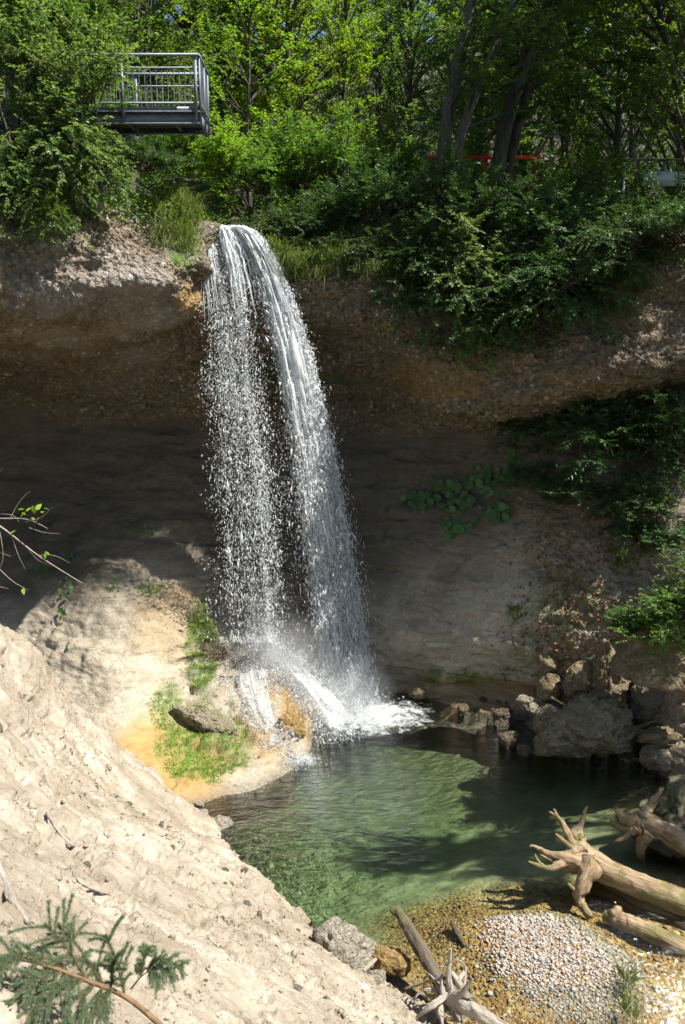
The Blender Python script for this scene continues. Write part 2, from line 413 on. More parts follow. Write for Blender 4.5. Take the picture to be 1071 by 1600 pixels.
def wood_mat(name, c0, c1, c2, moss):
    m = NM(name); v = m.attr('grain').outputs['Color']; w = m.objc()
    mp = m.n('ShaderNodeMapping', {'Vector': v, 'Scale': (1, 1, .07)}).outputs[0]; mp2 = m.n('ShaderNodeMapping', {'Vector': v, 'Scale': (1, 1, .3)}).outputs[0]
    a = m.noise(mp, 26, 6, .65, .3).outputs['Fac']; b = m.noise(mp2, 7, 5, .6).outputs['Fac']; c = m.noise(w, 2.0, 5, .65).outputs['Fac']
    col = m.ramp(m.math('ADD', m.math('MULTIPLY', a, .55), m.math('MULTIPLY', b, .45)), [(.34, c0), (.48, c1), (.64, c2)])
    f = m.math('MULTIPLY', m.ramp(m.math('ADD', c, m.math('MULTIPLY', m.noise(w, 11, 4).outputs['Fac'], .2)), [(.6, (0, 0, 0)), (.7, (1, 1, 1))]), moss)
    col = m.mix(f, col, (.12, .13, .03))
    col = m.mix(m.math('MULTIPLY', m.ramp(b, [(.55, (0, 0, 0)), (.7, (1, 1, 1))]), .4), col, tuple(x*.45 for x in c1))
    h = m.math('ADD', m.math('MULTIPLY', a, .03), m.math('MULTIPLY', b, .05))
    MAT[name] = m.finish(m.principled(Base_Color=col, Roughness=.85, Normal=m.bump(h, 1.0, 1.0)))
wood_mat('log', (.10, .06, .03), (.28, .195, .11), (.43, .335, .22), .7)
wood_mat('log_dark', (.035, .025, .016), (.09, .068, .045), (.17, .14, .1), .5)
wood_mat('log_grey', (.15, .125, .1), (.34, .3, .255), (.52, .47, .41), .0)
def pebble_mat(name, stops):
    m = NM(name); r = m.attr('rnd').outputs['Fac']; oi = m.n('ShaderNodeObjectInfo').outputs['Random']
    f = m.math('FRACT', m.math('ADD', r, oi)); n = m.noise(m.geo(), 40, 3).outputs['Fac']
    c = m.ramp(f, stops); c = m.mix(m.math('MULTIPLY', n, .35), c, (.2, .18, .15))
    MAT[name] = m.finish(m.principled(Base_Color=c, Roughness=.75))
pebble_mat('pebble_dry', [(0, (.34, .31, .27)), (.25, (.42, .385, .34)), (.4, (.22, .22, .23)), (.5, (.4, .37, .34)), (.65, (.43, .35, .28)), (.8, (.33, .21, .12)), (.9, (.5, .47, .43)), (1, (.14, .14, .16))])
pebble_mat('pebble_wet', [(0, (.26, .125, .03)), (.3, (.33, .18, .045)), (.5, (.15, .08, .022)), (.7, (.38, .24, .08)), (1, (.28, .18, .07))])

# ------------------------------------------------------------------ the setting: plateau
LIPX = -2.62
def plateau_z(x, y):
    x = np.asarray(x, float); y = np.asarray(y, float)
    z = 10.2 + .30*np.clip(y-20, -4, 12.5) + 1.5*smooth(-2.4, -5.5, x)*smooth(40, 22, y) + .42*np.clip(y-40, 0, 100)
    z = z + .35*np.sin(x*.37+1)*np.cos(y*.23)
    z = z + 1.0*smooth(4, 9, x)*smooth(30, 16, y)
    xc = LIPX - .25*(y-19.3)
    ch = np.exp(-((x-xc)/.75)**2)*smooth(27, 23, y)
    return z*(1-ch) + ch*np.minimum(z, 10.75+.06*(y-19))
def on_plateau(px, Y, dz=0.0):
    z = 12.0
    for _ in range(8):
        dirz = (z-CAM_H); d = Y*CP - dirz*SP; x = (px-535.5)/F*d; z = float(plateau_z(x, Y))
    return np.array([x, Y, z+dz])

# ------------------------------------------------------------------ the setting: cliff
# rows: rim, face, nose, ceiling, contact, wall, low wall, apron, ledge, toe, under
CT = {
 -500: [(-500,230,13.5),(-500,360,13.0),(-500,500,13.2),(-500,560,16),(-500,650,19),(-500,800,18.5),(-480,920,18),(-460,980,17.5),(-440,1060,17),(-430,1180,15.5),(-430,1260,15)],
 -150: [(-150,250,15.44),(-150,370,14.60),(-150,495,14.70),(-150,552,17.73),(-150,645,21.00),(-150,790,21.00),(-150,930,20.40),(-150,960,19.60),(-150,1060,17.80),(-150,1180,16.20),(-150,1260,15.50)],
 0:    [(0,270,16.75),(0,380,15.85),(0,488,16.05),(0,550,18.86),(0,640,22.00),(0,780,21.80),(0,910,20.90),(0,960,20.00),(0,1060,18.30),(0,1180,16.30),(0,1260,15.60)],
 150:  [(150,328,17.66),(150,400,16.70),(150,474,16.70),(150,550,19.39),(150,650,22.00),(150,770,21.30),(150,880,19.80),(150,1000,17.90),(165,1100,16.50),(190,1230,15.00),(200,1280,14.60)],
 250:  [(250,335,18.49),(250,400,17.45),(252,462,17.25),(258,545,19.72),(260,652,21.80),(256,760,20.90),(252,860,19.80),(255,990,18.20),(260,1110,16.70),(285,1250,15.00),(295,1290,14.60)],
 305:  [(298,348,18.84),(302,392,18.20),(305,436,18.20),(310,530,20.03),(315,650,21.60),(318,765,20.80),(320,865,19.90),(318,985,18.60),(330,1090,17.20),(345,1232,15.20),(355,1268,14.80)],
 350:  [(350,352,19.3),(352,374,19.25),(354,425,19.4),(356,530,20.5),(358,650,21.5),(360,765,20.8),(360,870,20.1),(358,1000,18.9),(375,1085,17.5),(400,1220,15.5),(410,1255,15.0)],
 430:  [(425,398,19.7),(428,435,19.4),(430,478,19.6),(430,560,20.7),(430,650,21.4),(430,765,20.7),(430,875,20.1),(420,1005,18.9),(432,1068,17.8),(470,1172,16.1),(480,1210,15.6)],
 485:  [(475,418,19.9),(478,445,19.5),(480,485,19.6),(480,565,20.7),(480,652,21.3),(480,765,20.7),(480,875,20.2),(476,1010,19.2),(490,1068,18.5),(502,1118,17.8),(512,1150,17.3)],
 600:  [(600,415,20),(600,445,19.5),(600,500,19.3),(600,580,20.2),(600,665,21),(600,780,20.5),(600,900,20),(600,1010,19.2),(600,1050,19.5),(600,1092,19.0),(600,1150,17.9)],
 700:  [(700,440,19.8),(700,520,19.2),(700,600,18.9),(700,640,19.4),(700,668,20.4),(700,770,20.2),(700,900,19.5),(700,1000,18.7),(702,1055,18.8),(712,1092,18.6),(718,1140,17.6)],
 800:  [(800,450,19.4),(800,540,18.7),(800,622,18.4),(800,648,18.8),(800,668,19.6),(800,760,19.5),(805,880,18.9),(808,1000,18.1),(808,1070,18.2),(810,1120,17.6),(810,1170,16.8)],
 900:  [(900,440,19.2),(900,520,18.5),(900,600,18.1),(900,625,18.8),(900,645,19.4),(900,740,19.0),(900,860,18.4),(900,980,17.6),(900,1080,17.2),(900,1150,16.6),(900,1200,15.9)],
 1000: [(1000,400,19.0),(1000,490,18.4),(1000,575,18.0),(1000,598,18.8),(1000,620,19.6),(1000,720,19.0),(1000,850,18.1),(1000,970,17.2),(1000,1090,16.6),(1000,1165,16.1),(1010,1210,15.3)],
 1071: [(1071,370,19.2),(1071,470,18.6),(1071,560,18.2),(1071,586,19.0),(1071,608,19.8),(1071,710,18.9),(1071,850,17.6),(1071,980,16.4),(1071,1100,15.6),(1071,1190,15.0),(1080,1240,14.3)],
 1300: [(1300,320,19.3),(1300,450,18.6),(1300,550,18.3),(1300,575,19.2),(1300,600,20.0),(1300,720,18.8),(1300,850,17.2),(1300,1000,15.8),(1300,1120,14.6),(1300,1250,13.6),(1300,1330,12.8)],
 1750: [(1750,200,19.0),(1750,380,18.5),(1750,520,18.2),(1750,560,19.0),(1750,600,19.8),(1750,740,18.5),(1750,900,16.5),(1750,1050,14.5),(1750,1200,13.0),(1750,1380,12.0),(1750,1500,11.0)],
}
ks = sorted(CT)
cols = []
for k in ks:
    pts = [at(*q) for q in CT[k]]
    if 100 < k < 440: pts[9] = at_z(CT[k][9][0], CT[k][9][1], .10); pts[8] = at(*CT[k][8])+np.array([0, 0, .06])
    r = pts[0]; b1 = r + np.array([r[0]*.03, 1.6, 0]); b1[2] = max(r[2]-.05, float(plateau_z(b1[0], b1[1]))-.15) if not 300 < k < 400 else r[2]+.05
    b0 = r + np.array([r[0]*.06, 5.0 if k < 850 else 8.5, 0]); b0[2] = float(plateau_z(b0[0], b0[1]))-.25
    cols.append([b0, b1]+pts)
segu = [max(6, int((b-a)/(3.1 if -10 < a < 1000 else 12))) for a, b in zip(ks[:-1], ks[1:])]
segv = [6, 10, 34, 36, 34, 36, 42, 44, 44, 40, 44, 14]
G = spline_grid(cols, segu, segv); NU, NV = G.shape[:2]
Nn = grid_normals(G)
if Nn[NU//2, NV//2][1] > 0: Nn = -Nn
P0 = G.reshape(-1, 3); N0 = Nn.reshape(-1, 3)
vrow = np.concatenate([np.full(s, i)+np.arange(s)/s for i, s in enumerate(segv)]+[[len(segv)]])
VR = np.repeat(vrow[None], NU, 0).ravel()
ppx, ppy = project(P0)
jit = fbm(P0*1.1, 4, 5)
cong = smooth(6.25, 5.85, VR + .35*jit)
aprn = smooth(7.2, 8.5, VR)
big = fbm(P0*np.array([.45, .45, .8]), 4, 1)
mid = fbm(P0*np.array([1.4, 1.4, 2.6])+9, 4, 2)
strat = fbm(P0*np.array([.35, .35, 4.0])+3, 4, 8)
w1, w2, wc = worley(P0*9.0, 3)
wb1, wb2, wbc = worley(P0*np.array([1.5, 1.5, 1.9])+jit[:, None]*.5, 9)
lipm = np.exp(-((ppx-350)/50)**2)*smooth(4.2, 2.6, VR)
disp = .30*big*(1-.6*aprn) + cong*(.17*mid + .10*np.abs(strat) + .09*(1-w1*1.3) + .14*(wbc-.5)*np.clip((wb2-wb1)*4, 0, 1)) + (1-cong)*(.10*mid + .07*strat*(1-.3*aprn) + .03*fbm(P0*4.5, 4, 44))
right_rough = smooth(560, 640, ppx)*smooth(1000, 1045, ppy)*smooth(900, 760, ppx)
disp += right_rough*(.14*strat+.12*mid)
scree = smooth(760, 900, ppx + 60*jit)*smooth(700, 830, ppy)
disp += scree*(.10*fbm(P0*2.2, 4, 21) + .05*(1-w1))
disp += aprn*(.05*fbm(P0*3.1, 4, 51)+.09*(np.abs(fbm(P0@np.array([[1.3, -.9, 0], [.25, .35, 0], [0, 0, .5]]).T*1.6, 3, 52))-.2))*(1-scree)
disp *= (1-.85*lipm)*smooth(0, 1.5, VR)*(1-.75*smooth(9.6, 10.6, VR)*smooth(520, 440, ppx))
# deep joint shelves in the marl beside the falls
chip1, chip2, chipi = worley(P0*np.array([2.0, 2.0, 3.0])+jit[:, None]*.6, 120)
chs1, chs2, chsi = worley(P0*np.array([6.0, 6.0, 9.0]), 130)
disp += (1-cong)*(.085*(chipi-.5)*np.clip((chip2-chip1)*7, 0, 1)+.035*(chsi-.5)*np.clip((chs2-chs1)*6, 0, 1))*smooth(6.2, 7.2, VR)*(1-lipm)*smooth(11.2, 10.2, VR)*(.45+.8*smooth(-.2, .3, fbm(P0*.9+70, 3, 140)))*(1-.75*aprn*smooth(420, 330, ppx))
rid = np.abs(fbm(P0*np.array([.5, .5, 1.6])+40, 3, 31)); disp -= (1-cong)*.10*smooth(.05, 0, rid)*smooth(120, 330, ppx)*(1-aprn*.3)
P1 = P0 + N0*disp[:, None]
led = smooth(262, 300, ppx)*smooth(505, 470, ppx)*smooth(8.7, 9.1, VR)*smooth(10.95, 10.7, VR)
zt_ = P1[:, 2]+.13*fbm(P1*1.5, 3, 150); st_ = .24; zq = zt_/st_; fr_ = zq-np.floor(zq)
P1[:, 2] += led*st_*(smooth(.38, .62, fr_)-fr_)*.95
P1[:, 1] -= led*.10*smooth(.5, .9, fr_)
ppx, ppy = project(P1)
def blob(cx, cy, rx, ry, soft=.5, nz=.35):
    d = np.sqrt(((ppx-cx)/rx)**2+((ppy-cy)/ry)**2) + nz*fbm(P1*1.9, 4, 14)
    return smooth(1+soft*.5, 1-soft*.5, d)
below = smooth(6.6, 7.4, VR)
moss = np.maximum.reduce([blob(320, 1165, 75, 60)*below, blob(315, 1010, 24, 75)*below, blob(262, 1110, 26, 40)*below*.8, blob(230, 922, 20, 10)*below*.8,
    blob(530, 1075, 20, 12)*.5, blob(850, 1020, 60, 40)*.35*below, blob(730, 1060, 40, 14)*below*.8, blob(680, 1060, 14, 14)*below*.8,
    blob(290, 380, 24, 45, .6)*smooth(5, 4, VR), blob(352, 395, 18, 40)*.8*smooth(5, 4, VR), blob(255, 465, 50, 20)*.6*smooth(7, 6, VR)*smooth(4.4, 4.9, VR), blob(885, 940, 60, 50)*.4*below, blob(800, 960, 12, 20)*.5*below])
ochre = np.maximum.reduce([blob(270, 1190, 95, 75, .8)*below*.9, blob(430, 1120, 60, 70, .8)*below*.8, blob(270, 975, 60, 60, .9)*.35*below, blob(690, 960, 60, 60)*.0, blob(700, 590, 80, 40)*.25*(1-below), blob(300, 470, 26, 24)*.6*(1-below),
    blob(720, 1085, 160, 30)*.55*below, blob(850, 590, 120, 40)*.15*(1-below)])
wet = np.maximum.reduce([smooth(.22, .02, P1[:, 2])*below, blob(430, 860, 110, 330, .8)*.55*smooth(6.2, 6.8, VR)*smooth(10, 8.6, VR), blob(390, 1120, 90, 90)*.45*below, blob(330, 1040, 34, 70)*.6*below, lipm*.6,
    blob(610, 1050, 60, 50, .8)*.8*below, blob(780, 1095, 130, 30, .8)*.7*below, blob(520, 600, 120, 140, .8)*.5*smooth(7, 6, VR)*smooth(3.6, 4.6, VR)])
damp_shade = smooth(9.3, 7.6, VR+.5*jit)*(1-.75*smooth(560, 800, ppx)*smooth(7.2, 8.2, VR+.4*jit))  # darkens the cave wall for shade and damp, leaves the sunlit apron pale
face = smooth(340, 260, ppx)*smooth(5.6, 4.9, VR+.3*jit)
mask = np.stack([np.clip(cong+scree*.55, 0, 1), moss, ochre, wet], -1)
cliff = link('cliff', mesh_np('cliff', P1, grid_faces(NU, NV), MAT['cliff'], True, {'mask': ('FLOAT_COLOR', mask), 'damp_shade': ('FLOAT', damp_shade), 'face': ('FLOAT', face)}))
tag(cliff, 'brown conglomerate cliff with an undercut cave behind the waterfall', kind='structure')
CLP, CLX, CLY, CLN = P1, ppx, ppy, N0
def on_cliff(px, py, rad=5.0, which='front'):
    d = (CLX-px)**2+(CLY-py)**2; i = np.where(d < rad*rad)[0]
    if len(i) == 0: i = np.array([d.argmin()])
    j = i[CLP[i, 1].argmin()]
    return CLP[j], CLN[j]

# ------------------------------------------------------------------ the setting: earth bank in the foreground
BT = {
 -400: [(2300,1.6),(1900,2.2),(1600,2.9),(1350,4.2),(1200,5.6),(1000,8.2),(880,11),(900,13.5),(1040,15.0)],
 -150: [(2300,1.9),(1900,2.6),(1600,3.4),(1350,5.1),(1200,7.0),(1040,9.6),(925,11.8),(950,13.8),(1100,15.2)],
 0:    [(2300,2.1),(1900,2.9),(1600,3.8),(1350,5.9),(1200,8.2),(1075,10.4),(968,12.3),(1000,14.2),(1150,15.4)],
 100:  [(2300,2.3),(1900,3.2),(1600,4.15),(1350,6.8),(1220,9.7),(1140,11.7),(1068,13.4),(1100,14.7),(1200,15.1)],
 200:  [(2300,2.5),(1900,3.5),(1600,4.6),(1400,7.0),(1280,10.0),(1220,12.4),(1166,14.3),(1195,14.9),(1270,15.0)],
 300:  [(2300,2.7),(1900,3.8),(1600,5.1),(1450,7.1),(1350,9.6),(1300,11.6),(1256,13.8),(1270,14.2),(1330,14.1)],
 400:  [(2300,2.9),(1900,4.1),(1680,5.0),(1540,6.6),(1450,8.4),(1400,10.0),(1358,11.8),(1375,12.1),(1430,11.9)],
 500:  [(2300,3.1),(1950,4.1),(1740,5.1),(1610,6.4),(1530,7.9),(1485,9.1),(1442,10.6),(1460,10.9),(1520,10.7)],
 600:  [(2350,3.2),(2050,4.0),(1840,4.8),(1700,5.9),(1620,7.2),(1570,8.3),(1526,9.5),(1548,9.8),(1610,9.6)],
 700:  [(2400,3.3),(2150,3.9),(1930,4.5),(1790,5.4),(1700,6.5),(1645,7.6),(1595,8.8),(1620,9.1),(1690,8.9)],
 900:  [(2600,3.2),(2380,3.7),(2180,4.2),(2030,4.8),(1920,5.5),(1850,6.4),(1790,7.2),(1815,7.5),(1900,7.3)],
 1150: [(2900,3.0),(2700,3.4),(2500,3.8),(2350,4.2),(2200,4.7),(2100,5.3),(2030,5.9),(2055,6.2),(2150,6.0)],
}
kb = sorted(BT)
bc = [[at(k, py, Y) for py, Y in BT[k]] for k in kb]
bsu = [max(10, int((b-a)/(1.9 if -10 <= a < 700 else 8))) for a, b in zip(kb[:-1], kb[1:])]
bsv = [8, 34, 86, 66, 56, 50, 26, 14]
GB = spline_grid(bc, bsu, bsv); NBU, NBV = GB.shape[:2]
NB = grid_normals(GB)
if NB[NBU//2, NBV//2][2] < 0: NB = -NB
B0 = GB.reshape(-1, 3); BN0 = NB.reshape(-1, 3)
vb = np.concatenate([np.full(s, i)+np.arange(s)/s for i, s in enumerate(bsv)]+[[len(bsv)]])
VB = np.repeat(vb[None], NBU, 0).ravel()
q = B0
c1, c2, ci = worley(q*7+fbm(q*3, 3, 4)[:, None]*.7, 50)
d1, d2, di = worley(q*19, 60)
rough = smooth(-.25, .35, fbm(q*.9+5, 4, 71))            # crumbly against smoother crusted patches
# fall line of the slope: rills run down it
rill = fbm(q@np.array([[.62, -.78, 0], [.25, .2, 0], [0, 0, .3]]).T*1.6, 4, 77)
crack = np.abs(fbm(q*2.3+20, 3, 82)); crack2 = np.abs(fbm(q*5.5+30, 3, 83))
e1, e2, ei = worley(q*42, 65)
bd = .13*fbm(q*.7, 4, 70) + .035*rill + .03*fbm(q*3, 4, 72) + .03*fbm(q*9, 5, 79, .65) + (.3+.7*rough)*.014*(ei-.3)*np.clip((e2-e1)*3, 0, 1)*smooth(11, 7, q[:, 1])
bd += rough*(.042*(ci-.35)*np.clip((c2-c1)*3.5, 0, 1) + .036*(di-.3)*np.clip((d2-d1)*3, 0, 1)) + (1-rough)*.006*(di-.3)
bd -= .075*smooth(.035, 0, crack)*smooth(-.3, .2, rill) + .028*smooth(.05, 0, crack2)*(.4+.6*rough)
scarp = fbm(q*np.array([1.3, .8, 1.0])+60, 4, 90); bd -= .07*smooth(.015, -.015, scarp+.12) + .05*smooth(.012, -.012, scarp-.1)
bd *= smooth(8.0, 7.0, VB)*.9+.1
B1 = B0 + BN0*bd[:, None]
bank = link('earth_bank', mesh_np('earth_bank', B1, grid_faces(NBU, NBV), MAT['bank'], True))
tag(bank, 'pale dry crumbling clay bank sloping down to the pool', kind='structure')
BPX, BPY = project(B1)
def on_bank(px, py):
    d = (BPX-px)**2+(BPY-py)**2; i = np.where(d < 16)[0]
    if len(i) == 0: i = np.array([d.argmin()])
    j = i[B1[i, 1].argmin()]; return B1[j], BN0[j]

# ------------------------------------------------------------------ the setting: stream bed and water
def bed_z(x, y):
    z = -.16 - 1.35*np.exp(-(((x-1.2)/3.4)**2+((y-15.6)/2.9)**2)) - .55*np.exp(-(((x+.3)/1.5)**2+((y-12.2)/1.6)**2))
    z = z + .12*fbm(np.stack([x, y, x*0], -1)*.8, 3, 100) + .04*fbm(np.stack([x, y, x*0], -1)*2.5, 3, 101)
    bar = np.exp(-(((x-2.75)+.35*(y-10.3))/1.15)**4-((y-10.25)/.95)**4)
    z = z*(1-bar) + bar*.04 + .02*bar*fbm(np.stack([x, y, x*0], -1)*1.2, 2, 107)
    z = z + .5*smooth(5.2, 8.5, x) + .35*smooth(9.3, 7.2, y)*smooth(1.0, 3.0, x)
    return z
xs = np.linspace(-9, 15, 230); ys = np.linspace(4.5, 21, 200)
X, Y = np.meshgrid(xs, ys, indexing='ij'); x = X.ravel(); y = Y.ravel()
z = bed_z(x, y)
bpos = np.stack([x, y, z], -1)
gravel = smooth(12.8, 11.6, y + .5*fbm(bpos*1.3, 3, 103))*smooth(-.2, 1.1, x+.6*fbm(bpos*1.3, 3, 104))
gravel = np.maximum(gravel, .6*smooth(4.5, 6, x))
green = smooth(.6, 1.6, y-.9*x*0 - 9.6)*smooth(3.2, 1.0, x)
bed = link('stream_bed', mesh_np('stream_bed', bpos, grid_faces(230, 200), MAT['bed'], True, {'mask': ('FLOAT_COLOR', np.stack([gravel, green, x*0, x*0+1], -1))}))
tag(bed, 'ochre and green bed of the stream under the clear water', kind='structure')
v, f = box(-8.6, 14.6, 4.9, 20.6, -4.5, 0.0)
water = link('pool_water', mesh_np('pool_water', v, f, MAT['water'], False))
tag(water, 'clear green water of the plunge pool', kind='structure')

# plateau and hillside behind the cliff
xs = np.linspace(-75, 75, 150); ys = np.concatenate([np.linspace(20.6, 45, 90), np.linspace(45.8, 130, 60)])
X, Y = np.meshgrid(xs, ys, indexing='ij'); x = X.ravel(); y = Y.ravel()
z = plateau_z(x, y) - 3.0*(y < 20.61); z = z + .3*fbm(np.stack([x, y, x*0], -1)*.4, 3, 120)*smooth(24, 30, y)
pl = link('hillside', mesh_np('hillside', np.stack([x, y, z], -1), grid_faces(150, 150), MAT['forest_floor'], True))
tag(pl, 'wooded hillside rising behind the cliff', kind='structure')
# right bank terrace beyond the frame, carrying the trees that shade the gorge

# ------------------------------------------------------------------ plants: generators
def unit(a): return a/(np.linalg.norm(a, axis=-1, keepdims=True)+1e-9)
def leaves(pos, ax, nr, size, asp, g):
    """two-triangle folded leaves; returns V, F, rnd"""
    n = len(pos); ax = unit(ax); nr = unit(nr - ax*np.sum(nr*ax, -1, keepdims=True)); sd = np.cross(ax, nr)
    s = np.asarray(size).reshape(-1, 1)*np.ones((n, 1))
    V = np.stack([pos, pos+ax*.42*s+sd*asp*.5*s+nr*.07*s, pos+ax*s-nr*.08*s, pos+ax*.42*s-sd*asp*.5*s+nr*.07*s], 1).reshape(-1, 3)
    b = np.arange(n)[:, None]*4
    Fc = np.concatenate([b+np.array([[0, 1, 2]]), b+np.array([[0, 2, 3]])])
    return V, Fc, np.repeat(g.random(n), 4)
def tubes_fast(P, r, n=4):
    """many tubes: P (B, L, 3), r (B, L) -> V, F quads"""
    B, L, _ = P.shape
    T = unit(np.gradient(P, axis=1)); up = np.where(np.abs(T[..., 2:]) > .9, np.array([1., 0, 0]), np.array([0, 0, 1.]))
    N = unit(np.cross(T, up)); Bn = np.cross(T, N)
    a = np.linspace(0, 2*np.pi, n, endpoint=False)
    V = P[:, :, None]+r[:, :, None, None]*(np.cos(a)[None, None, :, None]*N[:, :, None]+np.sin(a)[None, None, :, None]*Bn[:, :, None])
    idx = np.arange(B*L*n).reshape(B, L, n)
    Fq = np.stack([idx[:, :-1, :], np.roll(idx, -1, 2)[:, :-1, :], np.roll(idx, -1, 2)[:, 1:, :], idx[:, 1:, :]], -1).reshape(-1, 4)
    return V.reshape(-1, 3), Fq
def bez_many(p0, p1, p2, t):
    t = t[..., None]; p0, p1, p2 = (p[:, None] for p in (p0, p1, p2))
    return (1-t)**2*p0+2*t*(1-t)*p1+t*t*p2
def branchy(p0, p1, p2, g, T=9, L=13, twig=.45, leaf=.09, asp=.55, rbr=.015, flat=.55, t0=.3, twig_bias=(0, 0, .1), droop=0.0, twig_tubes=True):
    """branches p0-p1-p2 with T leafy twigs each of L leaves. returns leaf (V,F,rnd), wood (V,Fq)"""
    B = len(p0)
    tt = np.linspace(0, 1, 7)[None].repeat(B, 0)
    BP = bez_many(p0, p1, p2, tt); rr = rbr*(1-.8*tt)*np.ones((B, 1))
    tk = t0+(1-t0)*np.sort(g.random((B, T)), 1)
    base = bez_many(p0, p1, p2, tk); tan = unit(bez_many(p0, p1, p2, np.clip(tk+.02, 0, 1.02))-bez_many(p0, p1, p2, tk-.02))
    d = unit(tan*.8+g.normal(0, .62, (B, T, 3))*np.array([1, 1, flat])+np.array(twig_bias))
    ln = twig*(.55+.7*g.random((B, T)))
    end = base+d*ln[..., None]; end[..., 2] -= droop*ln
    mid = base+d*ln[..., None]*.5; mid[..., 2] += .04*ln
    b2, m2, e2 = (a.reshape(-1, 3) for a in (base, mid, end))
    tl = (.12+.88*(np.arange(L)[None]+g.random((B*T, L)))/L)
    lp = bez_many(b2, m2, e2, tl); lt = unit((e2-b2))[:, None].repeat(L, 1)
    upv = np.array([0, 0, 1.0])
    side = unit(np.cross(lt, upv)+1e-6)*np.where(np.arange(L) % 2, 1, -1)[None, :, None]
    ax = unit(lt*.55+side*.9+g.normal(0, .28, lp.shape))
    ax[..., 2] -= .18
    nr = unit(upv+g.normal(0, .42, lp.shape))
    sz = leaf*(.6+.6*g.random(lp.shape[:2]))
    LV = leaves(lp.reshape(-1, 3), ax.reshape(-1, 3), nr.reshape(-1, 3), sz.ravel(), asp, g)
    W = [tubes_fast(BP, rr, 5)]
    if twig_tubes:
        tp = bez_many(b2, m2, e2, np.linspace(0, 1, 3)[None].repeat(len(b2), 0)); W.append(tubes_fast(tp, np.array([1, .7, .3])[None]*rbr*.3*np.ones((len(b2), 1)), 3))
    return LV, merge(W)
def rand_dirs(n, g, zmin=-.2, zmax=1.0):
    z = zmin+(zmax-zmin)*g.random(n); a = 2*np.pi*g.random(n); r = np.sqrt(1-z*z)
    return np.stack([r*np.cos(a), r*np.sin(a), z], -1)
PROTO = {}
def reg(name, lv, wood, wood_mat):
    V, Fc, rnd = lv
    PROTO[name] = (mesh_np(name+'_crown', V, Fc, MAT['leaf_mid'], False, {'rnd': ('FLOAT', rnd)}), mesh_np(name+'_wood', wood[0], wood[1], MAT[wood_mat], True))
def cat_leaves(ls):
    V = []; Fs = []; r = []; n = 0
    for v, f, q in ls:
        V.append(v); Fs.append(f+n); r.append(q); n += len(v)
    return np.concatenate(V), np.concatenate(Fs), np.concatenate(r)
def proto_shrub(name, seed, R3, nb, leaf, T=10, L=12, twig=.4, asp=.55, zmin=-.1, droop=0.0, lean=(0, 0, 0), wood='twig', t0=.3, flat=.6):
    g = np.random.default_rng(seed); d = rand_dirs(nb, g, zmin)
    end = d*np.array(R3)*(.55+.5*g.random((nb, 1)))+np.array(lean); end[:, 2] += R3[2]*.15
    p0 = np.stack([g.normal(0, .12, nb), g.normal(0, .12, nb), np.zeros(nb)-.05], -1)
    p1 = (p0+end)*.5+g.normal(0, .12, (nb, 3)); p1[:, 2] += .25*R3[2]*(1+droop)
    reg(name, *branchy(p0, p1, end, g, T, L, twig, leaf, asp, .014*max(R3)/1.2, flat, t0, droop=droop), wood)
def proto_tree(name, seed, h, crown_lo, rad, nb, leaf, T=9, L=14, twig=.6, asp=.55, r0=.14, lean=(0, 0), wood='bark', upw=.35, shape=1.0):
    g = np.random.default_rng(seed)
    tr = np.array([[0, 0, -.3], [lean[0]*.2+g.normal(0, .1), lean[1]*.2, h*.3], [lean[0]*.55+g.normal(0, .15), lean[1]*.55, h*.65], [lean[0], lean[1], h*.97]])
    TP = smooth_path(tr, 16); tv = tube(TP, r0*(1-.85*np.linspace(0, 1, 16)), 8)
    f = crown_lo+(1-crown_lo)*np.sort(g.random(nb))**.9
    u = (f-crown_lo)/(1-crown_lo)
    env = rad*np.clip(np.sin(np.pi*(.18+.78*u)), .15, 1)**shape
    zi = np.clip((f-.08)*15, 0, 15); i0 = zi.astype(int); p0 = TP[np.clip(i0, 0, 15)]
    a = g.random(nb)*2*np.pi; rr = env*(.65+.5*g.random(nb))
    end = np.stack([p0[:, 0]+rr*np.cos(a), p0[:, 1]+rr*np.sin(a), f*h+upw*rr*(g.random(nb)+.1)], -1)
    p1 = p0*.45+end*.55+g.normal(0, .15, (nb, 3)); p1[:, 2] += .2*rr
    lv, w = branchy(p0, p1, end, g, T, L, twig, leaf, asp, r0*.28, .5, .28)
    reg(name, lv, merge([(tv[0], tv[1]), w]), wood)
def proto_spruce(name, seed, h, rad, nb, leaf=.16, T=12, L=12, twig=.4, lo=.05, asp=.16, r0=.14, drp=.35):
    g = np.random.default_rng(seed)
    TP = np.stack([np.zeros(10), np.zeros(10), np.linspace(-.3, h, 10)], -1); tv = tube(TP, r0*(1-.9*np.linspace(0, 1, 10)), 8)
    f = lo+(1-lo)*np.linspace(0, 1, nb)+g.normal(0, .008, nb); f = np.clip(f, lo, .985)
    a = np.arange(nb)*2.39996+g.normal(0, .25, nb); rr = rad*(1-f)**.8*(.75+.4*g.random(nb))+.12
    p0 = np.stack([0*f, 0*f, f*h], -1)
    end = np.stack([rr*np.cos(a), rr*np.sin(a), f*h-rr*drp+.1*g.normal(0, 1, nb)], -1)
    p1 = (p0+end)*.5; p1[:, 2] += .14*rr
    lv, w = branchy(p0, p1, end, g, T, L, twig, leaf, asp, .02, .18, .12, (0, 0, -.12), .15)
    reg(name, lv, merge([(tv[0], tv[1]), w]), 'bark')
proto_shrub('shrub_round', 201, (1.35, 1.2, 1.25), 34, .085, 13, 14, .42)
proto_shrub('shrub_loose', 202, (1.5, 1.2, 1.5), 26, .095, 12, 13, .5, zmin=.0)
proto_shrub('shrub_hang', 203, (1.25, .8, 1.45), 40, .085, 13, 14, .42, zmin=-.95, droop=.08, lean=(0, -.5, -.9))
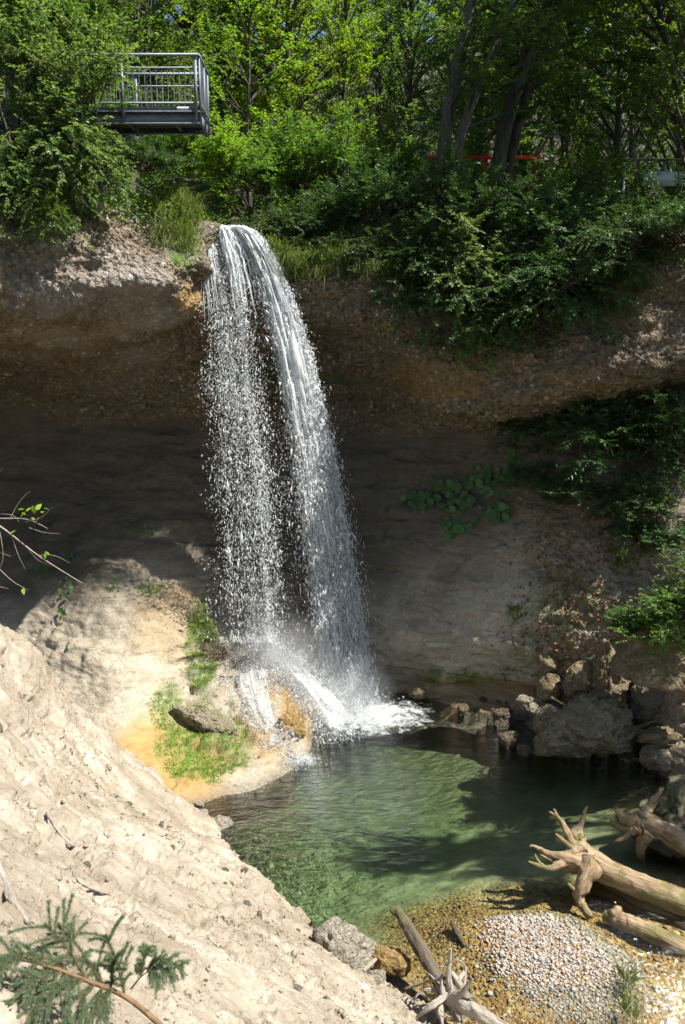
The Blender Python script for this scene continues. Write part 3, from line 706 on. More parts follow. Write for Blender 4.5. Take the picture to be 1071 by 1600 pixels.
proto_shrub('shrub_hang_b', 204, (1.6, .8, 1.0), 34, .085, 13, 13, .42, zmin=-.9, droop=.1, lean=(.1, -.5, -.45))
proto_shrub('shrub_low', 205, (1.5, 1.2, .7), 36, .075, 12, 14, .34, zmin=-.05)
proto_shrub('ash_shrub', 206, (1.25, 1.1, 1.3), 24, .12, 10, 13, .5, .34, zmin=-.15, droop=.2)
proto_tree('tree_young', 211, 6.5, .08, 2.0, 60, .115, 10, 15, .62, r0=.09)
proto_tree('tree_mid', 212, 9.5, .12, 2.7, 74, .13, 11, 16, .75, r0=.13)
proto_tree('tree_tall', 213, 17.0, .22, 3.6, 90, .17, 12, 16, 1.0, r0=.22)
proto_tree('tree_slim', 214, 13.0, .10, 2.0, 80, .13, 11, 15, .7, r0=.14)
proto_tree('tree_sparse', 217, 13.0, .25, 2.4, 34, .15, 8, 11, .8, r0=.14)
proto_tree('tree_shade', 216, 13.0, .25, 3.6, 80, .16, 12, 16, 1.0, r0=.22)
proto_spruce('spruce', 221, 19.0, 3.4, 150, .26, 12, 13, .6)
proto_spruce('spruce_young', 222, 5.5, 1.7, 80, .10, 12, 14, .36, .02, .2, .07, .12)

def plant(proto, name, label, cat, loc, scale=1.0, rz=0.0, mat='leaf_mid', group=None, tilt=(0, 0), wood=None, crown='crown', stem='trunk'):
    sc = (scale,)*3 if np.isscalar(scale) else scale
    t = thing(name, label, cat, loc, group)
    t.rotation_euler = (tilt[0], tilt[1], rz); t.scale = sc
    c, w = PROTO[proto]
    o = link(crown, c, t); o.material_slots[0].link = 'OBJECT'; o.material_slots[0].material = MAT[mat]
    o2 = link(stem, w, t)
    if wood: o2.material_slots[0].link = 'OBJECT'; o2.material_slots[0].material = MAT[wood]
    return t
def shrub(proto, label, loc, scale=1.0, rz=0.0, mat='leaf_mid', group=None, tilt=(0, 0), name='shrub'):
    return plant(proto, name, label, 'shrub', loc, scale, rz, mat, group, tilt, None, 'foliage', 'stems')
def tree(proto, label, loc, scale=1.0, rz=0.0, mat='leaf_mid', group=None, tilt=(0, 0), name='broadleaf_tree'):
    return plant(proto, name, label, 'tree', loc, scale, rz, mat, group, tilt)

# ------------------------------------------------------------------ plants: trees of the hillside
gb = 'forest trees behind the cliff'
for px, Yd, pr, s, rz, mt, nm, lb in [
 (395, 25.0, 'tree_young', 1.0, .3, 'leaf_yellow', 'broadleaf_tree', 'sunlit yellow-green young tree just right of the viewing platform'),
 (455, 27.5, 'tree_mid', .95, 1.4, 'leaf_yellow', 'broadleaf_tree', 'tall bright yellow-green tree above the waterfall lip, in full sun'),
 (540, 28.0, 'tree_slim', .66, 2.2, 'leaf_yellow', 'broadleaf_tree', 'feathery bright green tree between the waterfall and the leaning trunks'),
 (345, 27.0, 'tree_mid', 1.0, 2.9, 'leaf_yellow', 'broadleaf_tree', 'yellow-green tree rising directly behind the right end of the platform'),
 (300, 31.0, 'tree_tall', .95, .9, 'leaf_mid', 'broadleaf_tree', 'tall green tree filling the gap above the platform railing'),
 (425, 34.0, 'tree_tall', .82, 4.0, 'leaf_yellow', 'broadleaf_tree', 'tall light green tree reaching the top edge left of the blue sky gap'),
 (590, 36.0, 'tree_slim', 1.0, 1.0, 'leaf_mid', 'broadleaf_tree', 'slim grey-green tree under the blue sky gap'),
 (640, 31.0, 'tree_mid', .95, 5.0, 'leaf_mid', 'broadleaf_tree', 'mid green tree left of the leaning trunks'),
 (745, 33.5, 'tree_mid', 1.05, 3.0, 'leaf_mid', 'broadleaf_tree', 'green tree seen between the leaning trunks behind the red rail'),
 (880, 31.0, 'tree_tall', .85, 2.0, 'leaf_mid', 'broadleaf_tree', 'dense green tree right of the forked trunk'),
 (960, 28.5, 'tree_mid', 1.1, .2, 'leaf_mid', 'broadleaf_tree', 'leafy tree above the pale roadside railing'),
 (1060, 29.5, 'tree_tall', .9, 1.9, 'leaf_dark', 'broadleaf_tree', 'dark tree at the upper right edge of the view'),
 (820, 37.5, 'tree_tall', 1.0, .5, 'leaf_mid', 'broadleaf_tree', 'tall tree at the top edge behind the forked trunk'),
 (985, 38.0, 'tree_tall', 1.1, 3.6, 'leaf_mid', 'broadleaf_tree', 'tall tree at the top edge behind the pale railing'),
 (200, 29.0, 'tree_mid', 1.1, 5.5, 'leaf_mid', 'broadleaf_tree', 'green tree behind the twin trunk and the left part of the platform'),
 (110, 27.0, 'tree_tall', .8, 2.6, 'leaf_mid', 'broadleaf_tree', 'large leafy tree behind the shrubs at the upper left'),
 (10, 25.0, 'tree_tall', .8, .1, 'leaf_dark', 'broadleaf_tree', 'dark leafy tree in the upper left corner'),
 (640, 44.0, 'spruce', 1.0, 0, 'needle', 'spruce_tree', 'dark spruce standing left of the blue sky gap by the trunks'),
 (560, 47.0, 'spruce', .8, 1, 'needle', 'spruce_tree', 'blue-green spruce below the central sky gap'),
 (735, 48.0, 'spruce', 1.0, 2, 'needle', 'spruce_tree', 'dark spruce seen between the first and second leaning trunk'),
 (860, 46.0, 'spruce', 1.1, 3, 'needle', 'spruce_tree', 'dark spruce behind the forked trunk'),
 (960, 50.0, 'spruce', 1.15, 4, 'needle', 'spruce_tree', 'spruce behind the trees above the pale railing'),
 (1060, 47.0, 'spruce', 1.15, 5, 'needle', 'spruce_tree', 'spruce at the right edge of the far wood'),
 (480, 52.0, 'spruce', .7, 6, 'needle', 'spruce_tree', 'far spruce behind the tall light green tree'),
 (380, 48.0, 'spruce', 1.15, .5, 'needle', 'spruce_tree', 'far spruce behind the sunlit trees above the waterfall'),
 (250, 44.0, 'spruce', 1.1, 1.5, 'needle', 'spruce_tree', 'far spruce behind the viewing platform'),
 (110, 42.0, 'spruce', 1.1, 2.5, 'needle', 'spruce_tree', 'far spruce in the wood at the upper left'),
]:
    tree(pr, lb, on_plateau(px, Yd, -.1), s, rz, mt, gb, name=nm)
# far wood: closes the view between the trunks
DL = ['at the far left', 'above the twin trunk', 'above the platform', 'behind the tall light green tree', 'below the central sky gap', 'left of the stout leaning trunk', 'between the first two leaning trunks', 'behind the thick leaning trunk', 'right of the thick leaning trunk', 'above the pale railing', 'at the far right']
for i, (px, Yd) in enumerate([(20, 58), (170, 60), (310, 62), (420, 66), (530, 70), (610, 66), (700, 68), (790, 62), (900, 64), (1010, 62), (1110, 58)]):
    tree('spruce', 'distant dark spruce in the wood '+DL[i], on_plateau(px, Yd, -.1), 1.05 if px < 450 or px > 740 else .6, i*1.3, 'needle', 'distant spruces', name='spruce_tree')
# right bank, mostly outside the frame: trees whose crowns shade the right half of the gorge
gr = 'trees on the right bank'
for xx, yy, zz, s, pr, lb in [(8.4, 20.8, None, .9, 'tree_shade', 'dark leafy tree standing on the right rim, its crown filling the upper right'), (9.6, 25.0, None, .9, 'tree_shade', 'leafy tree behind the right rim near the edge of the view'),
   (10.8, 17.7, 2.6, 1.0, 'tree_sparse', 'thin-crowned tree on the right scree outside the frame'), (12.6, 11.8, .2, 1.3, 'tree_slim', 'slim tree on the low right shore outside the frame')]:
    tree(pr, lb, (xx, yy, float(plateau_z(xx, yy))-.2 if zz is None else zz), s, xx, 'leaf_mid', gr)
for xx, yy, zz, lb in [(-9, -5, 7, 'tall unseen tree added behind the viewpoint, left of the path'), (-2.5, -8, 6.5, 'tall unseen tree added straight behind the viewpoint'), (4.5, -6.5, 6, 'tall unseen tree added behind the viewpoint to the right'), (-13, 3, 8, 'tall unseen tree added left of the viewpoint'), (10.5, -4, 5, 'tall unseen tree added far right behind the viewpoint')]:  # unseen trees added to block sky light and deepen the cave
    tree('tree_tall', lb, (xx, yy, zz), 1.15, xx, 'leaf_mid', 'unseen trees added round the viewpoint')
# bare leaning trunks with crowns above the frame
def leaning(px0, py0, px1, Yb, w0, w1, label, seed, top=(-60), crown=True, Yt=None, name='broadleaf_tree', bend=0.0, mt='bark_grey'):
    b = on_plateau(px0, Yb, -.3); Yt = Yt or Yb
    tp = at(px1, 0, Yt); d = tp-b
    top_ = b+d*1.55; m = b+d*.5+np.array([bend, 0, 0])
    P = smooth_path([b-d*.05, b+d*.02, m, tp, top_], 30)
    t = thing(name, label, 'tree', b, 'leaning trees above the cliff'); off = b
    v, f = tube(P-off, np.interp(np.linspace(0, 1, 30), [0, .06, .6, 1], [w0*1.5, w0, w1, w1*.35]), 14, noise=.16, seed=seed)
    link('trunk', mesh_np('leaning_trunk', v, fix(f), MAT[mt]), t)
    g = np.random.default_rng(seed); nb = 34
    u = .5+.5*g.random(nb); i0 = (u*29).astype(int); p0 = P[i0]-off
    a = g.random(nb)*2*np.pi; rr = 1.1+1.9*g.random(nb)
    end = p0+np.stack([rr*np.cos(a), rr*np.sin(a), .9*g.normal(.3, .6, nb)], -1); p1 = (p0+end)/2+np.array([0, 0, .35])
    lv, w = branchy(p0, p1, end, g, 9, 13, .75, .13, .55, .035, .5, .3)
    link('crown', mesh_np('leaning_crown', lv[0], lv[1], MAT['leaf_mid'], False, {'rnd': ('FLOAT', lv[2])}), t)
    link('limbs', mesh_np('leaning_limbs', w[0], w[1], MAT[mt], True), t)
leaning(682, 310, 737, 24.0, .24, .17, 'stout grey trunk leaning slightly right, left of the leaning trio', 301, bend=-.15)
leaning(690, 310, 803, 23.6, .17, .12, 'slender pale trunk leaning right, middle of the leaning trio', 302, bend=-.3)
leaning(765, 280, 850, 24.2, .25, .17, 'thick dark trunk leaning right beyond the red rail', 303, bend=-.25, mt='bark')
leaning(778, 285, 872, 24.9, .17, .12, 'thinner dark trunk grown close behind the thick leaning trunk', 304, bend=-.2, mt='bark')
leaning(1088, 290, 1028, 24.5, .16, .1, 'thin dark trunk leaning left at the right edge', 305, bend=.2, mt='bark')
leaning(205, 190, 213, 22.0, .17, .13, 'brown trunk rising behind the platform railing, left one of the pair', 306, mt='bark_grey')
leaning(207, 190, 232, 22.4, .16, .12, 'brown trunk rising behind the platform railing, right one of the pair', 307, mt='bark')
leaning(178, 190, 184, 23.0, .10, .08, 'thin dark trunk left of the brown pair behind the platform', 308, mt='bark')

# ------------------------------------------------------------------ plants: shrubs on the rim
ge = 'shrubs along the cliff edge'
for pr, px, py, Yd, s, rz, mt, lb in [
 ('shrub_loose', 20, 235, 16.3, 1.15, .2, 'leaf_grey', 'grey-green shrub at the far left above the lit rock face'),
 ('shrub_loose', 60, 160, 17.6, 1.2, 1.3, 'leaf_grey', 'large pale-leaved shrub left of the platform, lit by the sun'),
 ('shrub_hang', 85, 222, 16.6, 1.0, .3, 'leaf_grey', 'shrub drooping over the left rock face, leftmost hanging one'),
 ('shrub_hang', 160, 245, 17.2, .6, -.3, 'leaf_grey', 'shrub drooping over the rock face below the platform'),
 ('shrub_round', 135, 205, 18.0, .9, 2.2, 'leaf_mid', 'shrub at the left end of the platform beam'),
 ('shrub_loose', 5, 90, 18.0, 1.2, 2.9, 'leaf_mid', 'leafy shrub in the left corner under the dark tree'),
 ('shrub_round', 120, 110, 18.8, 1.2, .7, 'leaf_mid', 'dense shrub covering the left end of the railing'),
 ('shrub_low', 225, 265, 19.5, .8, .5, 'leaf_dark', 'low shaded shrub under the platform'),
 ('shrub_low', 290, 240, 21.5, .9, 1.9, 'leaf_mid', 'green shrub under the right end of the platform'),
 ('shrub_round', 345, 275, 22.0, .9, 2.6, 'leaf_yellow', 'bright shrub above the stream channel'),
 ('shrub_round', 410, 300, 22.0, 1.05, 3.3, 'leaf_mid', 'green shrub right above the waterfall lip'),
 ('shrub_round', 470, 290, 22.5, 1.15, .4, 'leaf_mid', 'rounded shrub in the middle, right of the falls'),
 ('shrub_loose', 530, 300, 22.2, 1.15, 1.1, 'leaf_mid', 'loose shrub under the feathery bright tree'),
 ('shrub_low', 445, 372, 20.6, .85, 1.1, 'leaf_dark', 'dark low shrub at the right edge of the stream channel'),
 ('shrub_round', 505, 365, 20.9, .9, 4.1, 'leaf_dark', 'dark shrub on the rim right of the falls'),
 ('shrub_round', 580, 345, 20.8, 1.05, 2.0, 'leaf_dark', 'dark shrub on the rim left of the hanging thicket'),
 ('shrub_loose', 640, 362, 21.0, 0.99, 5.0, 'leaf_dark', 'shrub at the foot of the stout leaning trunk'),
 ('shrub_round', 610, 285, 24.0, 1.1, .9, 'leaf_mid', 'green shrub left of the red rail'),
 ('shrub_loose', 720, 342, 21.5, 0.99, .5, 'leaf_dark', 'dark shrub at the foot of the slender leaning trunk'),
 ('shrub_round', 800, 362, 21.0, 1.03, 1.5, 'leaf_dark', 'dark rounded shrub below the red rail'),
 ('shrub_loose', 870, 362, 20.6, 1.07, 2.5, 'leaf_dark', 'loose dark shrub right of the thick leaning trunk'),
 ('shrub_round', 915, 305, 23.0, .9, 3.5, 'leaf_mid', 'sun-flecked shrub left of the pale railing'),
 ('shrub_round', 955, 372, 19.6, 0.95, 4.5, 'leaf_dark', 'dark shrub below the pale railing'),
 ('shrub_loose', 1040, 367, 19.0, 0.99, 5.5, 'leaf_dark', 'dark shrub at the right edge of the rim'),
 ('shrub_hang', 655, 400, 19.70, 1.15, .1, 'leaf_dark', 'shrub hanging over the cliff right of the falls, leftmost of the hanging thicket'),
 ('shrub_hang', 720, 415, 19.40, 1.2, -.2, 'leaf_grey', 'pale-leaved shrub hanging in the middle of the thicket on the cliff'),
 ('shrub_hang_b', 770, 470, 19.20, 1.15, .3, 'leaf_dark', 'lowest shrub of the hanging thicket, above the bare roots'),
 ('shrub_hang', 800, 410, 19.20, 1.15, .4, 'leaf_dark', 'dark hanging shrub right of the pale-leaved one'),
 ('shrub_hang_b', 870, 440, 18.70, 1.15, .0, 'leaf_dark', 'dark hanging shrub at the right end of the thicket'),
 ('shrub_hang', 745, 490, 19.10, .8, .9, 'leaf_mid', 'small drooping shrub at the bottom of the thicket'),
 ('shrub_hang_b', 950, 380, 18.20, .9, .5, 'leaf_dark', 'dark shrub hanging over the right cliff face'),
 ('shrub_hang_b', 455, 405, 20.0, .6, .2, 'leaf_dark', 'small dark shrub hanging over the rim nearest the falls'),
 ('shrub_hang_b', 520, 408, 19.9, .65, -.3, 'leaf_dark', 'dark shrub hanging over the rim midway between falls and thicket'),
 ('shrub_hang_b', 585, 398, 19.8, .7, .1, 'leaf_dark', 'dark shrub hanging over the rim just left of the thicket'),
 ('shrub_hang', 15, 275, 16.2, .7, .2, 'leaf_grey', 'small shrub drooping over the rock at the left edge'),
 ('shrub_loose', 125, 175, 16.8, 1.0, 2.4, 'leaf_grey', 'sunlit shrub in front of the left part of the platform'),
 ('shrub_hang', 75, 330, 15.9, .35, .6, 'leaf_mid', 'tiny plant clinging to the left rock face'),
 ('shrub_low', 1000, 385, 18.2, .9, .6, 'leaf_dark', 'low dark shrub on the right rim below the pale railing'),
 ('shrub_low', 1065, 375, 17.6, .95, 1.6, 'leaf_dark', 'low dark shrub at the right end of the rim'),
 ('shrub_round', 860, 380, 19.3, 1.0, .8, 'leaf_dark', 'dark shrub growing on the rim above the hanging thicket'),
 ('shrub_round', 740, 370, 20.0, 1.05, 1.8, 'leaf_dark', 'dark shrub on the rim behind the pale-leaved hanging shrub'),
]:
    shrub(pr, lb, at(px, py, Yd), s, rz, MAT and mt, ge)
for px, py, Yd, s, rz, lb in [(95, 170, 18.4, 1.0, 0, 'young light green spruce with layered boughs left of the platform'), (150, 90, 20.4, 1.05, 1, 'young spruce behind the left railing post'), (30, 120, 19.6, 1.0, 2.2, 'young spruce in the upper left foliage')]:
    tree('spruce_young', lb, at(px, py, Yd), s, rz, 'needle_light', 'young spruces at the platform', name='spruce_tree')
for pr, px, Yd, s, rz, mt, lb in [('shrub_round', 655, 27.5, 1.3, .3, 'leaf_mid', 'shrub behind the stout leaning trunk'), ('shrub_loose', 720, 28.5, 1.3, 1.3, 'leaf_mid', 'loose shrub behind the red rail, left part'), ('shrub_round', 790, 28.0, 1.4, 2.3, 'leaf_dark', 'dark shrub behind the red rail, right part'), ('shrub_loose', 850, 27.0, 1.3, 3.3, 'leaf_mid', 'loose shrub right of the thick leaning trunk, far side of the path'), ('shrub_round', 920, 28.5, 1.5, 4.3, 'leaf_mid', 'large shrub behind the path left of the pale railing'), ('shrub_loose', 985, 27.5, 1.4, 5.3, 'leaf_dark', 'dark loose shrub behind the pale railing'), ('shrub_round', 1060, 27.0, 1.5, .9, 'leaf_dark', 'dark rounded shrub behind the pale railing at the edge'), ('shrub_round', 575, 27.0, 1.2, 1.9, 'leaf_mid', 'shrub under the feathery tree, far side of the path')]:
    shrub(pr, lb, on_plateau(px, Yd, -.1), s, rz, mt, 'shrubs on the hillside')
# undergrowth in the shaded hollow on the right
gu = 'undergrowth in the shaded hollow'
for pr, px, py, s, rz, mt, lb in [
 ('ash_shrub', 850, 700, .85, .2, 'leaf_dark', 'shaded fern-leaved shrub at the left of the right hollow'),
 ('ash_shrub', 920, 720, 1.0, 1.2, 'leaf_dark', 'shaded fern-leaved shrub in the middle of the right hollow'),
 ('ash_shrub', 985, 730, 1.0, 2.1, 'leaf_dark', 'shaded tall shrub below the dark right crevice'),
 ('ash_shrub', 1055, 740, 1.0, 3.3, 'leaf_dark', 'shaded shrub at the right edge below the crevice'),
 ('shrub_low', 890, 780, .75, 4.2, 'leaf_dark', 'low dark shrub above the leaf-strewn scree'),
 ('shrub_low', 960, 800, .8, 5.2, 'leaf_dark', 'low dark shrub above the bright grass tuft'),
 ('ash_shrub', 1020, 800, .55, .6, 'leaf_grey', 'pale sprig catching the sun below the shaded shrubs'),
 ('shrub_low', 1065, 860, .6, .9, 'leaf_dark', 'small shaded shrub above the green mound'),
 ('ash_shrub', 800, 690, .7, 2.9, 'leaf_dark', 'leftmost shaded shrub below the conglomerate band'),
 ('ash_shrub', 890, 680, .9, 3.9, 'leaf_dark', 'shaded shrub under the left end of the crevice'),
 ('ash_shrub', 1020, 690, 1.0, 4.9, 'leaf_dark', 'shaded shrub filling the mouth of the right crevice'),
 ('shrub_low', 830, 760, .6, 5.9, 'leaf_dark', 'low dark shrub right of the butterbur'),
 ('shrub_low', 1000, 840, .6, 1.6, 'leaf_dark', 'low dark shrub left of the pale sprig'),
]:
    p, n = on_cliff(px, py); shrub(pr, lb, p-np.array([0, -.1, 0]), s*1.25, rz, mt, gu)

# ------------------------------------------------------------------ rocks
def ico(sub):
    bm = bmesh.new(); bmesh.ops.create_icosphere(bm, subdivisions=sub, radius=1.0)
    V = np.array([v.co[:] for v in bm.verts]); Fc = np.array([[v.index for v in f.verts] for f in bm.faces]); bm.free()
    return V, Fc
ICO = {k: ico(k) for k in (1, 2, 3, 4, 5)}
OCT = (np.array([[1, 0, 0], [-1, 0, 0], [0, 1, 0], [0, -1, 0], [0, 0, 1], [0, 0, -1.]]), np.array([[0, 2, 4], [2, 1, 4], [1, 3, 4], [3, 0, 4], [2, 0, 5], [1, 2, 5], [3, 1, 5], [0, 3, 5]]))
def rock_mesh(name, seed, dims, sub=4, blocky=.75, ncut=9, rough=.10, mat='rock_brown', fine=.06, flat_bottom=True):
    V, Fc = ICO[sub]; V = V.copy(); g = np.random.default_rng(seed)
    for k in range(ncut):
        n = unit(g.normal(0, 1, 3)); dd = .55+.3*g.random(); s = V@n
        V -= np.where(s > dd, (s-dd)*blocky, 0)[:, None]*n
    V = V*(1+rough*fbm(V*1.4+seed, 4, seed)[:, None])
    V = V/np.abs(V).max(0)
    zn = V[:, 2]; V[:, :2] *= np.where(zn < 0, np.minimum(1.45, 1/np.sqrt(np.maximum(.2, 1-zn*zn))), 1)[:, None]
    V = V*np.array(dims)/2
    nrm = unit(V)
    fine = fine*float(np.clip(np.mean(dims)*.9, .25, 1.1))
    w1_, w2_, wi_ = worley(V*9+seed, seed % 50)
    V = V+nrm*(fine*(fbm(V*5+seed*3.1, 5, seed+3, .6)[:, None]*2.6+.9*((1-w1_)*(wi_))[:, None]-1.6*smooth(.06, 0, np.abs(fbm(V*2.2+seed, 3, seed+9)))[:, None]))
    if flat_bottom: V[:, 2] += dims[2]/2
    return mesh_np(name, V, Fc, MAT[mat], True)
def rock(label, px, py, dims, seed, mat='rock_brown', Yd=None, z=None, rz=0.0, tilt=(0, 0), sub=4, sink=.12, name='boulder', group=None, **k):
    """(px, py): centre of the rock's foot in the photo"""
    p = at(px, py, Yd) if Yd else at_z(px, py, z or 0.0)
    o = link(name, rock_mesh(name, seed, dims, sub, mat=mat, **k)); o.location = (p[0], p[1], p[2]-sink); o.rotation_euler = (tilt[0], tilt[1], rz)
    return tag(o, label, 'rock', group)
gk = 'boulders on the right shore'
rock('big flat-topped boulder at the water edge, largest on the right shore', 907, 1172, (1.9, 1.35, 1.6), 21, 'rock_grey', z=0, rz=.1, tilt=(.10, .05), sub=5, group=gk, sink=.3, fine=.075, blocky=.9)
rock('tilted slab lying behind the big flat-topped boulder', 860, 1112, (1.5, 1.0, .42), 2, 'rock_grey', Yd=17.3, rz=-.2, tilt=(.05, .22), sub=5, group=gk)
rock('pale blocky rock wedged left of the big flat-topped boulder', 862, 1142, (.75, .8, .7), 3, 'rock_grey', Yd=16.7, rz=.4, sub=4, group=gk)
rock('tall upright brown slab standing above the big boulder', 952, 1118, (.82, .7, 1.75), 14, 'rock_brown', Yd=16.7, rz=.25, tilt=(-.1, .06), sub=5, group=gk, blocky=.9, ncut=7)
rock('pointed brown rock left of the tall upright slab', 900, 1102, (.78, .7, 1.1), 5, 'rock_brown', Yd=17.0, rz=.1, tilt=(0, .12), sub=5, group=gk, blocky=.9)
rock('small pale rock left of the pointed brown rock', 862, 1082, (.62, .6, .6), 6, 'rock_brown', Yd=17.4, rz=.7, group=gk)
rock('rounded mossy rock on top of the rock pile', 858, 1050, (.6, .6, .6), 7, 'rock_brown', Yd=17.7, rz=1.2, group=gk)
rock('smooth brown wedge of rock right of the tall upright slab', 1010, 1122, (1.1, .9, 1.0), 8, 'rock_smooth', Yd=16.4, rz=.2, tilt=(0, .2), group=gk, sub=5)
rock('grey rock at the foot of the large block on the right', 1030, 1200, (.75, .7, .62), 9, 'rock_grey', z=0, rz=.3, group=gk)
rock('flat rock under the driftwood twigs', 1040, 1150, (1.2, .8, .3), 10, 'rock_brown', Yd=15.6, rz=.5, group=gk)
rock('large pale mossy block at the right edge behind the logs', 1066, 1305, (1.6, 1.1, 1.6), 11, 'rock_smooth', z=0, rz=.35, tilt=(.08, .05), sub=5, group=gk, sink=.2, blocky=.95)
rock('dark rock in the water left of the big boulder', 795, 1160, (.45, .4, .36), 12, 'rock_dark', z=0, rz=.3, group=gk, sub=3, sink=.1)
rock('low wet rock at the foot of the big boulder', 822, 1172, (.5, .4, .24), 13, 'rock_dark', z=0, rz=1.3, group=gk, sub=3, sink=.1)
rock('round dark rock behind the wet rocks', 785, 1128, (.65, .5, .5), 15, 'rock_dark', z=0, rz=.5, group=gk, sink=.16)
gd = 'dark wet cobbles along the foot of the wall'
for i, (px, py, d) in enumerate([(655, 1090, .38), (724, 1112, .28), (742, 1078, .3), (765, 1085, .34), (755, 1098, .26), (800, 1100, .34), (820, 1095, .3), (735, 1090, .22), (778, 1100, .22), (800, 1080, .3), (838, 1090, .28), (770, 1070, .25)]):
    rock(['dark wet cobble nearest the falls', 'single dark cobble lying in the shallow water', 'dark cobble under the mossy notch', 'dark cobble in the middle of the shore pile', 'small cobble in front of the shore pile', 'cobble at the right of the shore pile', 'cobble touching the tilted slab', 'smallest cobble at the left of the shore pile', 'small wet cobble at the front of the shore pile', 'cobble on top of the shore pile', 'pale cobble beside the tilted slab', 'cobble at the back of the shore pile'][i], px, py, (d*1.3, d, d*.8), 40+i, 'rock_dark' if i % 3 else 'rock_brown', z=.02 if py > 1085 else .12, rz=i*.9, sub=3, sink=.06, name='cobble', group=gd)
gl = 'rocks on the left shore'
rock('long ledge stone with dark underside at the foot of the falls', 325, 1138, (1.7, .8, .46), 60, 'rock_grey', Yd=16.35, rz=-.3, tilt=(.05, .2), sub=5, group=gl, sink=.05, blocky=.9)
rock('jagged dark crag beside the moss left of the falls', 340, 1060, (.7, .5, 1.0), 73, 'rock_dark', Yd=18.15, rz=.9, tilt=(-.2, .2), sub=5, group=gl, sink=.25, blocky=.97)
rock('wet brown block between the ledge stone and the cascade', 372, 1172, (.7, .6, .5), 74, 'rock_ochre', Yd=16.0, rz=.2, tilt=(.2, .1), sub=5, group=gl, sink=.22, blocky=.95)
rock('orange and mossy rock splitting the cascade', 452, 1158, (.62, .8, .95), 61, 'rock_ochre', Yd=16.4, rz=-.5, tilt=(.25, .1), sub=5, group=gl, sink=.25)
rock('ochre rock below the cascade at the pool edge', 402, 1205, (.9, .7, .55), 62, 'rock_ochre', Yd=15.6, rz=-.4, tilt=(.3, .1), sub=5, group=gl, sink=.3)
rock('mossy dark rock knob at the left of the falls', 318, 1082, (.6, .7, 1.5), 63, 'rock_dark', Yd=18.0, rz=.2, tilt=(-.35, .1), sub=5, group=gl, sink=.3, blocky=.95)
rock('rounded wet rock under the falling water', 405, 1050, (1.4, 1.0, .7), 64, 'rock_smooth', Yd=18.4, rz=.1, sub=5, group=gl, sink=.2)
rock('flat pale stone on the left shoreline', 345, 1288, (.42, .3, .16), 65, 'rock_pale', z=0, rz=.1, sub=3, group=gl, sink=.04)
rock('small pale stone left of the flat shoreline stone', 315, 1275, (.3, .22, .14), 66, 'rock_pale', z=0.05, rz=.8, sub=3, group=gl, sink=.03)
rock('smallest pale stone at the shoreline corner', 312, 1258, (.24, .2, .12), 67, 'rock_pale', z=0.05, rz=1.8, sub=3, group=gl, sink=.03)
rock('big pale clay boulder at the near pool edge', 532, 1500, (.95, .8, .72), 68, 'rock_pale', z=.05, rz=.4, sub=5, group=gl, sink=.18, blocky=.7)
rock('ochre-footed rock beside the big pale clay boulder', 605, 1506, (.62, .42, .34), 69, 'rock_ochre', z=0, rz=-.2, sub=4, group=gl, sink=.08)
rock('white rounded stone below the big pale clay boulder', 590, 1532, (.3, .25, .2), 70, 'rock_pale', z=.12, rz=.3, sub=3, group=gl, sink=.05)
rock('pale rock projecting beside the left strand of the falls', 303, 475, (.75, .5, .4), 71, 'rock_pale', Yd=18.9, rz=.3, tilt=(.3, -.4), sub=4, group=gl, sink=.1)
rock('green overgrown block jutting in at the right', 1045, 1050, (2.0, 1.8, 1.3), 72, 'rock_brown', Yd=15.4, rz=.3, sub=5, group=gk, sink=.1)

# ------------------------------------------------------------------ gravel bar and pebbles
def pebbles(n, region, size, seed, sink=.3, zf=bed_z):
    g = np.random.default_rng(seed); V0, F0 = OCT[0]*1.15, OCT[1]
    P = []
    while len(P) < n:
        q = region(g)
        if q is not None: P.append(q)
    P = np.array(P); z = zf(P[:, 0], P[:, 1])
    s = size[0]*np.exp(g.normal(0, size[1], n)); s = np.clip(s, size[0]*.5, size[0]*2.6)
    sc = np.stack([s*(.8+.5*g.random(n)), s*(.6+.4*g.random(n)), s*(.4+.3*g.random(n))], -1)*.5
    a = g.random(n)*6.28; c, si = np.cos(a), np.sin(a)
    V = V0[None]*(1+.18*g.normal(0, 1, (n, len(V0), 1)))*sc[:, None]
    V = np.stack([V[..., 0]*c[:, None]-V[..., 1]*si[:, None], V[..., 0]*si[:, None]+V[..., 1]*c[:, None], V[..., 2]], -1)
    V += np.stack([P[:, 0], P[:, 1], z+sc[:, 2]*(1-sink)], -1)[:, None]
    Fc = F0[None]+(np.arange(n)*len(V0))[:, None, None]
    return V.reshape(-1, 3), Fc.reshape(-1, 3), np.repeat(g.random(n), len(V0))
BARP = [(768, 1432), (800, 1416), (850, 1412), (905, 1432), (960, 1465), (1000, 1490), (1005, 1530), (975, 1575), (930, 1590), (880, 1570), (825, 1540), (770, 1508)]
BARW = np.array([at_z(a, b, .06)[:2] for a, b in BARP])
def inpoly(p, poly):
    x, y = p; c = False; j = len(poly)-1
    for i in range(len(poly)):
        if (poly[i][1] > y) != (poly[j][1] > y) and x < (poly[j][0]-poly[i][0])*(y-poly[i][1])/(poly[j][1]-poly[i][1])+poly[i][0]: c = not c
        j = i
    return c
lo, hi = BARW.min(0)-.3, BARW.max(0)+.3
def bar_region(g):
    q = lo+(hi-lo)*g.random(2)
    return q if inpoly(q+g.normal(0, .14, 2), BARW) else None
def shallow(g):
    q = np.array([.2, 8.0])+np.array([5.6, 4.6])*g.random(2)
    if q[0]+(q[1]-8)*-.1 < .3: return None
    if q[1] > 12.2-.3*abs(q[0]-2.5): return None
    return q
gbar = thing('gravel_bar', 'pale gravel bar rising out of the shallow ochre water', 'gravel', (0, 0, 0))
v, f, r = pebbles(9000, bar_region, (.03, .4), 501)
